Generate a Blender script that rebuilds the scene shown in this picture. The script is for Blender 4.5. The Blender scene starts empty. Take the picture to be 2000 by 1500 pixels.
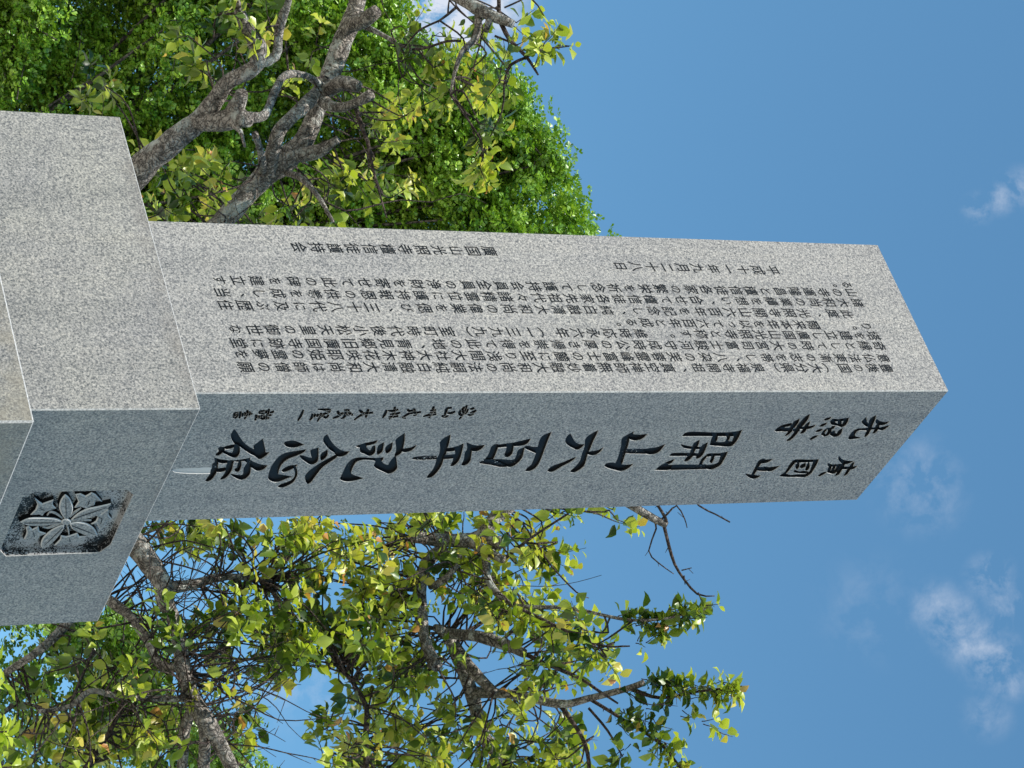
import bpy, bmesh, math, random
import numpy as np
from mathutils import Vector, Matrix, noise as mnoise

rng = np.random.default_rng(7)
random.seed(7)
SC = bpy.context.scene
COL = SC.collection

# ------------------------------------------------------------------ camera
FPX = 4678.3            # focal length in pixels of the 2000 px wide photograph
PITCH, ROLL = 0.49883, -0.00139
CAMH = 1.60
CAM = np.array([0.0, 0.0, CAMH])
Fw = np.array([0, math.cos(PITCH), math.sin(PITCH)])
U0 = np.array([0, -math.sin(PITCH), math.cos(PITCH)])
R0 = np.array([1.0, 0, 0])
Rt = R0 * math.cos(ROLL) + U0 * math.sin(ROLL)
Up = -R0 * math.sin(ROLL) + U0 * math.cos(ROLL)
cd = bpy.data.cameras.new('camera')
cam = bpy.data.objects.new('camera', cd)
COL.objects.link(cam)
cd.sensor_fit = 'HORIZONTAL'; cd.sensor_width = 36.0
cd.lens = FPX / 2000 * 36.0
cd.clip_start = 0.05; cd.clip_end = 20000
# the camera is held on its side: its own x axis points to the zenith
X, Y, Z = Up, -Rt, -Fw
cam.matrix_world = Matrix(((X[0], Y[0], Z[0], CAM[0]), (X[1], Y[1], Z[1], CAM[1]), (X[2], Y[2], Z[2], CAM[2]), (0, 0, 0, 1)))
SC.camera = cam
SC.render.resolution_x, SC.render.resolution_y = 1024, 768

def ray(u, v):
    return Fw + (u - 1000) / FPX * Up + (v - 750) / FPX * Rt
def at(u, v, d):
    return CAM + d * ray(u, v)

# ------------------------------------------------------------------ monument frame (needed for the sun too)
YA = 0.64968
L = np.array([-math.cos(YA), math.sin(YA), 0])      # along the sunny face, away from the near edge
Q = np.array([math.sin(YA), math.cos(YA), 0])       # along the shaded face
ZV = np.array([0, 0, 1.0])
CORNER = np.array([0.01937, 4.94789, 0])            # near vertical edge of the shaft
TOP, PTOP, BTOP = CAMH + 3.99552, CAMH + 1.82705, CAMH + 1.42043
WS, MP, MB_ = 0.5, 0.16571, 0.27847                 # shaft width, plinth margin, block margin

# ------------------------------------------------------------------ sun, sky, exposure
SUN_EL = math.radians(56)
n_lit = -Q                                           # normal of the sunny face
n_sha = -L                                           # normal of the shaded face
g = math.radians(3.0)                                # the sun just grazes the shaded face
h = n_lit * math.cos(g) + n_sha * math.sin(g)
SUN = np.array([h[0] * math.cos(SUN_EL), h[1] * math.cos(SUN_EL), math.sin(SUN_EL)])
sd = bpy.data.lights.new('sun', 'SUN'); sd.energy = 4.8; sd.angle = math.radians(0.5); sd.color = (1, 0.96, 0.90)
so = bpy.data.objects.new('sun', sd); COL.objects.link(so)
so.rotation_euler = Vector(-SUN).to_track_quat('-Z', 'Y').to_euler()
so.location = (-6, -6, 20)
SC.view_settings.view_transform = 'Standard'; SC.view_settings.look = 'None'
SC.view_settings.exposure = 0.62; SC.view_settings.gamma = 1.0

W = bpy.data.worlds.new("World"); SC.world = W; W.use_nodes = True
nt = W.node_tree; nt.nodes.clear()
def N(t, typ, **k):
    n = t.nodes.new(typ)
    for a, b in k.items(): setattr(n, a, b)
    return n
def LK(t, a, b): t.links.new(a, b)
out = N(nt, 'ShaderNodeOutputWorld'); bg = N(nt, 'ShaderNodeBackground')
sky = N(nt, 'ShaderNodeTexSky', sky_type='NISHITA', sun_disc=False)
sky.sun_elevation = SUN_EL; sky.sun_rotation = math.atan2(SUN[0], SUN[1])
sky.altitude = 100; sky.air_density = 1.0; sky.dust_density = 0.0; sky.ozone_density = 3.0
bg.inputs['Strength'].default_value = 0.125
# thin clouds: noise on the sky direction, kept to a few patches of the sky
tc = N(nt, 'ShaderNodeTexCoord')
def mth(t, op, a=None, b=None, c=None):
    n = N(t, 'ShaderNodeMath', operation=op)
    for i, x in enumerate((a, b, c)):
        if x is None: continue
        if isinstance(x, (int, float)): n.inputs[i].default_value = x
        else: LK(t, x, n.inputs[i])
    return n.outputs[0]
nz = N(nt, 'ShaderNodeTexNoise'); nz.inputs['Scale'].default_value = 60; nz.inputs['Detail'].default_value = 12
nz.inputs['Roughness'].default_value = 0.62; nz.inputs['Distortion'].default_value = 0.25
LK(nt, tc.outputs['Generated'], nz.inputs['Vector'])
clouds = [  # direction from the photograph, angular radius, strength
    ((1830, 1190), 0.016, 0.36), ((1865, 1215), 0.018, 0.42), ((1900, 1250), 0.018, 0.44), ((1940, 1290), 0.018, 0.44), ((1965, 1325), 0.013, 0.36), ((1935, 1130), 0.014, 0.38), ((1965, 1185), 0.013, 0.32), ((1930, 1395), 0.014, 0.22),
    ((1800, 950), 0.026, 0.26), ((1745, 940), 0.016, 0.14), ((1955, 385), 0.010, 0.45), ((1910, 408), 0.009, 0.40), ((1990, 368), 0.012, 0.45),
    ((850, 15), 0.040, 1.7), ((930, -10), 0.030, 1.2), ((870, 85), 0.030, 1.0), ((1700, 1190), 0.03, 0.10), ((600, 1330), 0.03, 0.25)]
total = None
for (u, v), rad, st in clouds:
    d = ray(u, v); d = d / np.linalg.norm(d)
    vm = N(nt, 'ShaderNodeVectorMath', operation='DISTANCE'); vm.inputs[1].default_value = d
    LK(nt, tc.outputs['Generated'], vm.inputs[0])
    mr = N(nt, 'ShaderNodeMapRange', interpolation_type='SMOOTHSTEP')
    mr.inputs['From Min'].default_value = rad; mr.inputs['From Max'].default_value = rad * 0.15
    mr.inputs['To Min'].default_value = 0; mr.inputs['To Max'].default_value = st
    LK(nt, vm.outputs['Value'], mr.inputs['Value'])
    total = mr.outputs[0] if total is None else mth(nt, 'MAXIMUM', total, mr.outputs[0])
wisp = N(nt, 'ShaderNodeMapRange'); wisp.inputs['From Min'].default_value = 0.44; wisp.inputs['From Max'].default_value = 0.68
LK(nt, nz.outputs['Fac'], wisp.inputs['Value'])
fac = mth(nt, 'MINIMUM', mth(nt, 'MULTIPLY', total, wisp.outputs[0]), 0.85)
mix = N(nt, 'ShaderNodeMix', data_type='RGBA'); mix.inputs[7].default_value = (4.2, 4.4, 4.9, 1)
wb = N(nt, 'ShaderNodeMix', data_type='RGBA', blend_type='MULTIPLY'); wb.inputs[0].default_value = 1; wb.inputs[7].default_value = (.72, 1.04, 1.0, 1)
LK(nt, sky.outputs[0], wb.inputs[6]); LK(nt, fac, mix.inputs[0]); LK(nt, wb.outputs[2], mix.inputs[6])
LK(nt, mix.outputs[2], bg.inputs['Color']); LK(nt, bg.outputs[0], out.inputs['Surface'])

# ------------------------------------------------------------------ helpers
def link(o, parent=None):
    COL.objects.link(o)
    if parent is not None: o.parent = parent
    return o
def tag(o, label=None, cat=None, group=None, kind=None):
    if label: o['label'] = label
    if cat: o['category'] = cat
    if group: o['group'] = group
    if kind: o['kind'] = kind
    return o
def empty(name, loc, label, cat, group=None):
    o = bpy.data.objects.new(name, None); o.location = Vector(loc); o.empty_display_size = 0.2
    link(o); tag(o, label, cat, group); return o
class MB:
    def __init__(s): s.v = []; s.f = []; s.n = 0; s.c = []; s.mi = []
    def add(s, v, f, c=None, mi=0):
        v = np.asarray(v, float); s.v.append(v)
        s.f += [tuple(int(i) + s.n for i in q) for q in f]; s.mi += [mi] * len(f)
        if c is not None: s.c.append(np.broadcast_to(np.asarray(c, float), (len(v), 3)))
        s.n += len(v)
    def build(s, name, mats, parent=None, smooth=True):
        me = bpy.data.meshes.new(name)
        V = np.concatenate(s.v)
        if parent is not None: V = V - np.array(parent_origin(parent))
        me.from_pydata(V.tolist(), [], s.f)
        for m in (mats if isinstance(mats, (list, tuple)) else [mats]): me.materials.append(m)
        if s.c:
            C = np.concatenate(s.c); a = me.color_attributes.new('tint', 'FLOAT_COLOR', 'POINT')
            a.data.foreach_set('color', np.c_[C, np.ones(len(C))].ravel())
        me.polygons.foreach_set('material_index', s.mi)
        me.polygons.foreach_set('use_smooth', [smooth] * len(me.polygons))
        me.update()
        return link(bpy.data.objects.new(name, me), parent)
def parent_origin(p):
    o = Vector((0, 0, 0))
    while p is not None: o = o + p.location; p = p.parent
    return o
def catmull(P, step):
    """smooth resampling of a list of rows (x, y, z, radius)"""
    P = np.asarray(P, float)
    if len(P) == 2: P = np.array([P[0], P[0] * .66 + P[1] * .34, P[0] * .33 + P[1] * .67, P[1]])
    A = np.vstack([2 * P[0] - P[1], P, 2 * P[-1] - P[-2]]); o = []
    for i in range(1, len(A) - 2):
        n = max(2, int(np.linalg.norm(A[i + 1, :3] - A[i, :3]) / step)); t = np.linspace(0, 1, n, endpoint=False)[:, None]
        o.append(.5 * (2 * A[i] + (A[i + 1] - A[i - 1]) * t + (2 * A[i - 1] - 5 * A[i] + 4 * A[i + 1] - A[i + 2]) * t ** 2 + (3 * A[i] - A[i - 1] - 3 * A[i + 1] + A[i + 2]) * t ** 3))
    o.append(P[-1:]); o = np.vstack(o); o[:, 3] = np.maximum(o[:, 3], 0.0004); return o
def tube(mb, P, step=0.03, n=10, rough=0.12, cap=True):
    C = catmull(P, step); pts, r = C[:, :3], C[:, 3]
    T = np.gradient(pts, axis=0); T /= np.linalg.norm(T, axis=1)[:, None] + 1e-9
    a = np.cross(T[0], [0.3, 0.2, 1]); a /= np.linalg.norm(a) + 1e-9
    V = []; off = rng.uniform(0, 50)
    for i in range(len(pts)):
        a = a - T[i] * (a @ T[i]); a /= np.linalg.norm(a) + 1e-9; b = np.cross(T[i], a)
        for k in range(n):
            th = 2 * math.pi * k / n
            dvec = a * math.cos(th) + b * math.sin(th)
            rr = r[i]
            if rough:
                q = Vector(pts[i] * 9 + dvec * r[i] * 14 + off)
                rr *= 1 + rough * (mnoise.noise(q) * 1.2 + 0.7 * mnoise.noise(q * 2.7))
            V.append(pts[i] + dvec * rr)
    f = []
    for i in range(len(pts) - 1):
        for k in range(n):
            k2 = (k + 1) % n
            f.append((i * n + k, i * n + k2, (i + 1) * n + k2, (i + 1) * n + k))
    if cap:
        f.append(tuple(reversed(range(n)))); f.append(tuple((len(pts) - 1) * n + k for k in range(n)))
    mb.add(V, f); return C

# ------------------------------------------------------------------ materials
def mat(name):
    m = bpy.data.materials.new(name); m.use_nodes = True; t = m.node_tree; t.nodes.clear()
    o = N(t, 'ShaderNodeOutputMaterial'); b = N(t, 'ShaderNodeBsdfPrincipled'); LK(t, b.outputs[0], o.inputs['Surface'])
    return m, t, b, o
def ramp(t, src, stops, interp='LINEAR'):
    r = N(t, 'ShaderNodeValToRGB'); r.color_ramp.interpolation = interp
    el = r.color_ramp.elements
    while len(el) > 1: el.remove(el[-1])
    el[0].position = stops[0][0]; el[0].color = (*stops[0][1], 1)
    for p, c in stops[1:]:
        e = el.new(p); e.color = (*c, 1)
    LK(t, src, r.inputs[0]); return r.outputs[0]
def coords(t):
    return N(t, 'ShaderNodeTexCoord').outputs['Object']
def noise_n(t, vec, scale, detail=4, rough=.6, dist=0):
    n = N(t, 'ShaderNodeTexNoise'); n.inputs['Scale'].default_value = scale; n.inputs['Detail'].default_value = detail
    n.inputs['Roughness'].default_value = rough; n.inputs['Distortion'].default_value = dist; LK(t, vec, n.inputs['Vector']); return n.outputs['Fac']
def mixc(t, fac, a, b, blend='MIX'):
    m = N(t, 'ShaderNodeMix', data_type='RGBA', blend_type=blend)
    for s, x in ((0, fac), (6, a), (7, b)):
        if isinstance(x, (int, float)): m.inputs[s].default_value = x
        elif isinstance(x, tuple): m.inputs[s].default_value = (*x, 1)
        else: LK(t, x, m.inputs[s])
    return m.outputs[2]
def granite(name, tone=1.0, warm=0.0, rough=0.42, spec=0.5):
    m, t, b, o = mat(name); v = coords(t)
    a = noise_n(t, v, 225, 3, .75)
    base = ramp(t, a, [(0.28, (.045, .044, .044)), (0.41, (.138, .134, .130)), (0.50, (.235, .226, .214)), (0.65, (.385, .367, .343))])
    vo = N(t, 'ShaderNodeTexVoronoi'); vo.inputs['Scale'].default_value = 215; LK(t, v, vo.inputs['Vector'])
    sep = N(t, 'ShaderNodeSeparateColor'); LK(t, vo.outputs['Color'], sep.inputs[0])
    grain = ramp(t, sep.outputs[0], [(0, (.62, .62, .63)), (0.16, (.72, .72, .73)), (0.2, (.95, .95, .95)), (0.8, (1.05, 1.05, 1.04)), (1, (1.2, 1.19, 1.16))])
    c = mixc(t, 1.0, base, grain, 'MULTIPLY')
    # scattered black mica
    v2 = N(t, 'ShaderNodeTexVoronoi'); v2.inputs['Scale'].default_value = 80; LK(t, v, v2.inputs['Vector'])
    s2 = N(t, 'ShaderNodeSeparateColor'); LK(t, v2.outputs['Color'], s2.inputs[0])
    near = mth(t, 'LESS_THAN', v2.outputs['Distance'], 0.17); pick = mth(t, 'GREATER_THAN', s2.outputs[1], 0.86)
    c = mixc(t, mth(t, 'MULTIPLY', mth(t, 'MULTIPLY', near, pick), .75), c, (.05, .05, .055))
    big = noise_n(t, v, 3.5, 5, .6)
    tint = ramp(t, big, [(0.3, (.94 * tone, .895 * tone, .87 * tone)), (0.7, (1.06 * tone, 1.01 * tone, (.95 - warm) * tone))])
    c = mixc(t, 1.0, c, tint, 'MULTIPLY')
    # faint rain streaks running down the stone
    mp = N(t, 'ShaderNodeMapping'); LK(t, v, mp.inputs[0]); mp.inputs['Scale'].default_value = (14, 14, .8)
    streak = noise_n(t, mp.outputs[0], 1.0, 5, .65)
    c = mixc(t, 1.0, c, ramp(t, streak, [(.32, (.86, .86, .86)), (.5, (1, 1, 1)), (.7, (1.06, 1.05, 1.03))]), 'MULTIPLY')
    LK(t, c, b.inputs['Base Color'])
    b.inputs['Roughness'].default_value = rough; b.inputs['Specular IOR Level'].default_value = spec
    bu = N(t, 'ShaderNodeBump'); bu.inputs['Strength'].default_value = .08; bu.inputs['Distance'].default_value = .002
    LK(t, a, bu.inputs['Height']); LK(t, bu.outputs[0], b.inputs['Normal'])
    return m, t, b, c
M_GRAN, _, _, _ = granite('grey_granite')
M_PLIN, tp, bp, cp = granite('grey_granite_plinth', .90, .03)
sx = N(tp, 'ShaderNodeSeparateXYZ'); LK(tp, coords(tp), sx.inputs[0])          # brown water stain along the joint
edge = N(tp, 'ShaderNodeMapRange'); edge.inputs['From Min'].default_value = PTOP - .045; edge.inputs['From Max'].default_value = PTOP - .004; LK(tp, sx.outputs[2], edge.inputs['Value'])
sn = ramp(tp, noise_n(tp, coords(tp), 16, 6, .7), [(.40, (0, 0, 0)), (.68, (.62, .62, .62))])
LK(tp, mixc(tp, mth(tp, 'MULTIPLY', edge.outputs[0], sn), cp, (.11, .085, .065)), bp.inputs['Base Color'])
M_BASE, tb, bb, cb = granite('stained_granite', .80, .10)
st = noise_n(tb, coords(tb), 7, 6, .65)
LK(tb, mixc(tb, ramp(tb, st, [(.42, (0, 0, 0)), (.62, (.55, .55, .55))]), cb, (.20, .165, .12)), bb.inputs['Base Color'])
# freshly cut / rubbed stone of rims and stroke edges
M_CUT, t, b, o = mat('cut_stone'); v = coords(t)
LK(t, ramp(t, noise_n(t, v, 240, 3, .7), [(.35, (.16, .158, .15)), (.6, (.38, .37, .35))]), b.inputs['Base Color']); b.inputs['Roughness'].default_value = .7
def paint(name, wear, gray=(.30, .30, .29)):
    m, t, b, o = mat(name); v = coords(t)
    a = noise_n(t, v, 260, 4, .7); big = noise_n(t, v, 13, 3, .6)
    worn = mth(t, 'GREATER_THAN', mth(t, 'ADD', mth(t, 'MULTIPLY', a, .55), mth(t, 'MULTIPLY', big, .45)), wear)
    LK(t, mixc(t, worn, (.006, .006, .0065), gray), b.inputs['Base Color'])
    b.inputs['Roughness'].default_value = .42; b.inputs['Specular IOR Level'].default_value = .14
    bu = N(t, 'ShaderNodeBump'); bu.inputs['Strength'].default_value = .25; bu.inputs['Distance'].default_value = .001
    LK(t, a, bu.inputs['Height']); LK(t, bu.outputs[0], b.inputs['Normal'])
    return m
M_INK = paint('black_letter_paint', .66)
M_INKS = paint('black_small_letter_paint', 1.5)
M_PANEL = paint('worn_black_panel_paint', .505, (.27, .265, .26))
M_GLINT = paint('glinting_flaked_paint', .615, (.55, .54, .52))  # pale flecks stand in for sun glints on worn stroke paint
M_EMBL, _, _, _ = granite('emblem_granite', .85)
M_LITSTONE, t, b, o = mat('bare_sunlit_stone'); b.inputs['Base Color'].default_value = (.50, .48, .455, 1); b.inputs['Roughness'].default_value = .9  # unpainted stone, with the sunlight in the groove put into its colour
M_RIM, t, b, o = mat('rubbed_rim'); b.inputs['Base Color'].default_value = (.42, .41, .39, 1); b.inputs['Roughness'].default_value = .8

def bark(name, dark, mid, pale, lich=.5, sc=1.0):
    m, t, b, o = mat(name); v = coords(t)
    mp = N(t, 'ShaderNodeMapping'); LK(t, v, mp.inputs[0]); mp.inputs['Scale'].default_value = (1, 1, 1)
    a = noise_n(t, v, 30 * sc, 7, .68, .6)
    vo = N(t, 'ShaderNodeTexVoronoi', feature='DISTANCE_TO_EDGE'); vo.inputs['Scale'].default_value = 42 * sc
    wv = N(t, 'ShaderNodeMix', data_type='RGBA'); wv.inputs[0].default_value = .12
    nn = N(t, 'ShaderNodeTexNoise'); nn.inputs['Scale'].default_value = 18 * sc; nn.inputs['Detail'].default_value = 5
    LK(t, v, nn.inputs['Vector']); LK(t, v, wv.inputs[6]); LK(t, nn.outputs['Color'], wv.inputs[7]); LK(t, wv.outputs[2], vo.inputs['Vector'])
    crack = ramp(t, vo.outputs['Distance'], [(0, (.10, .10, .10)), (.16, (1, 1, 1))])
    c = ramp(t, a, [(.30, dark), (.52, mid), (.72, pale)])
    c = mixc(t, .9, c, crack, 'MULTIPLY')
    li = noise_n(t, v, 9 * sc, 6, .7)
    c = mixc(t, ramp(t, li, [(lich, (0, 0, 0)), (lich + .08, (.8, .8, .8))]), c, (.50, .51, .46))
    LK(t, c, b.inputs['Base Color']); b.inputs['Roughness'].default_value = .9; b.inputs['Specular IOR Level'].default_value = .2
    hgt = mth(t, 'ADD', mth(t, 'MULTIPLY', vo.outputs['Distance'], 1.2), a)
    bu = N(t, 'ShaderNodeBump'); bu.inputs['Strength'].default_value = 1.0; bu.inputs['Distance'].default_value = .022
    LK(t, hgt, bu.inputs['Height']); LK(t, bu.outputs[0], b.inputs['Normal'])
    return m
M_BARK = bark('lichened_bark', (.045, .036, .030), (.32, .28, .24), (.57, .52, .46), .56)
M_TWIG = bark('twig_bark', (.045, .032, .027), (.10, .072, .06), (.20, .16, .14), .66)
M_BARK2 = bark('far_bark', (.04, .035, .03), (.10, .085, .07), (.2, .18, .15), .7, .3)
def leafmat(name, rough=.42, trans=.38, tmul=(1.15, 1.25, .5), spec=.5):
    m, t, b, o = mat(name)
    at_ = N(t, 'ShaderNodeVertexColor'); at_.layer_name = 'tint'
    LK(t, at_.outputs[0], b.inputs['Base Color']); b.inputs['Roughness'].default_value = rough; b.inputs['Specular IOR Level'].default_value = spec
    tr = N(t, 'ShaderNodeBsdfTranslucent'); LK(t, mixc(t, 1.0, at_.outputs[0], tmul, 'MULTIPLY'), tr.inputs['Color'])
    mx = N(t, 'ShaderNodeMixShader'); mx.inputs[0].default_value = trans
    LK(t, b.outputs[0], mx.inputs[1]); LK(t, tr.outputs[0], mx.inputs[2]); LK(t, mx.outputs[0], o.inputs['Surface'])
    return m
M_LEAF = leafmat('ovate_leaf', .38, .36)
M_GINK = leafmat('fan_leaf', .36, .20)
M_SHRUB = leafmat('glossy_shrub_leaf', .25, .38)

# ------------------------------------------------------------------ ground
M_GRD, t, b, o = mat('gravel_ground'); v = coords(t)
LK(t, ramp(t, noise_n(t, v, 40, 6, .7), [(.35, (.36, .33, .28)), (.6, (.56, .52, .45))]), b.inputs['Base Color']); b.inputs['Roughness'].default_value = .95
gm = MB(); gm.add([(-4000, -4000, 0), (4000, -4000, 0), (4000, 4000, 0), (-4000, 4000, 0)], [(0, 1, 2, 3)])
tag(gm.build('ground', M_GRD), kind='structure')
# ------------------------------------------------------------------ monument
CEN = CORNER + L * WS / 2 + Q * WS / 2
mon = empty('stone_monument', (CEN[0], CEN[1], 0), 'tall square granite memorial pillar with black Japanese inscriptions on a stepped stone plinth', 'monument')

def block(name, margin, z0, z1, m, bev=.004, kids=mon):
    """square stone with rubbed pale arrises"""
    K = CORNER - (L + Q) * margin; w = WS + 2 * margin
    bm = bmesh.new()
    vs = [bm.verts.new(Vector(K + L * a * w + Q * c * w + ZV * z - np.array(mon.location))) for z in (z0, z1) for a, c in ((0, 0), (1, 0), (1, 1), (0, 1))]
    for q in ((0, 1, 2, 3), (4, 7, 6, 5), (0, 4, 5, 1), (1, 5, 6, 2), (2, 6, 7, 3), (3, 7, 4, 0)): bm.faces.new([vs[i] for i in q])
    bmesh.ops.recalc_face_normals(bm, faces=bm.faces)
    r = bmesh.ops.bevel(bm, geom=list(bm.edges), offset=bev, segments=1, affect='EDGES', profile=.5)
    for f in r['faces']: f.material_index = 1
    bmesh.ops.recalc_face_normals(bm, faces=bm.faces)
    me = bpy.data.meshes.new(name); bm.to_mesh(me); bm.free()
    for x in [m, M_CUT, M_INK, M_PANEL] + [M_INK] * 14 + [M_GLINT] * 14 + [M_INK] * 11 + [M_LITSTONE]: me.materials.append(x)
    return link(bpy.data.objects.new(name, me), kids)
shaft = block('shaft', 0, PTOP + .002, TOP, M_GRAN, .0028)
plinth = block('plinth', MP, BTOP + .002, PTOP, M_PLIN, .0026)
base = block('base_block', MB_, .45, BTOP, M_BASE, .004)
found = block('foundation', .62, 0, .448, M_BASE, .01)

def on_plane(u, v, P0, n):
    d = ray(u, v); k = ((P0 - CAM) @ n) / (d @ n); return CAM + d * k
def face_sha(u, v, margin=0):          # coordinates along the shaded face (from the near edge, height)
    K = CORNER - (L + Q) * margin
    p = on_plane(u, v, K, L) - K; return p @ Q, p[2]
def face_lit(u, v):
    p = on_plane(u, v, CORNER, Q) - CORNER; return p @ L, p[2]

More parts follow.
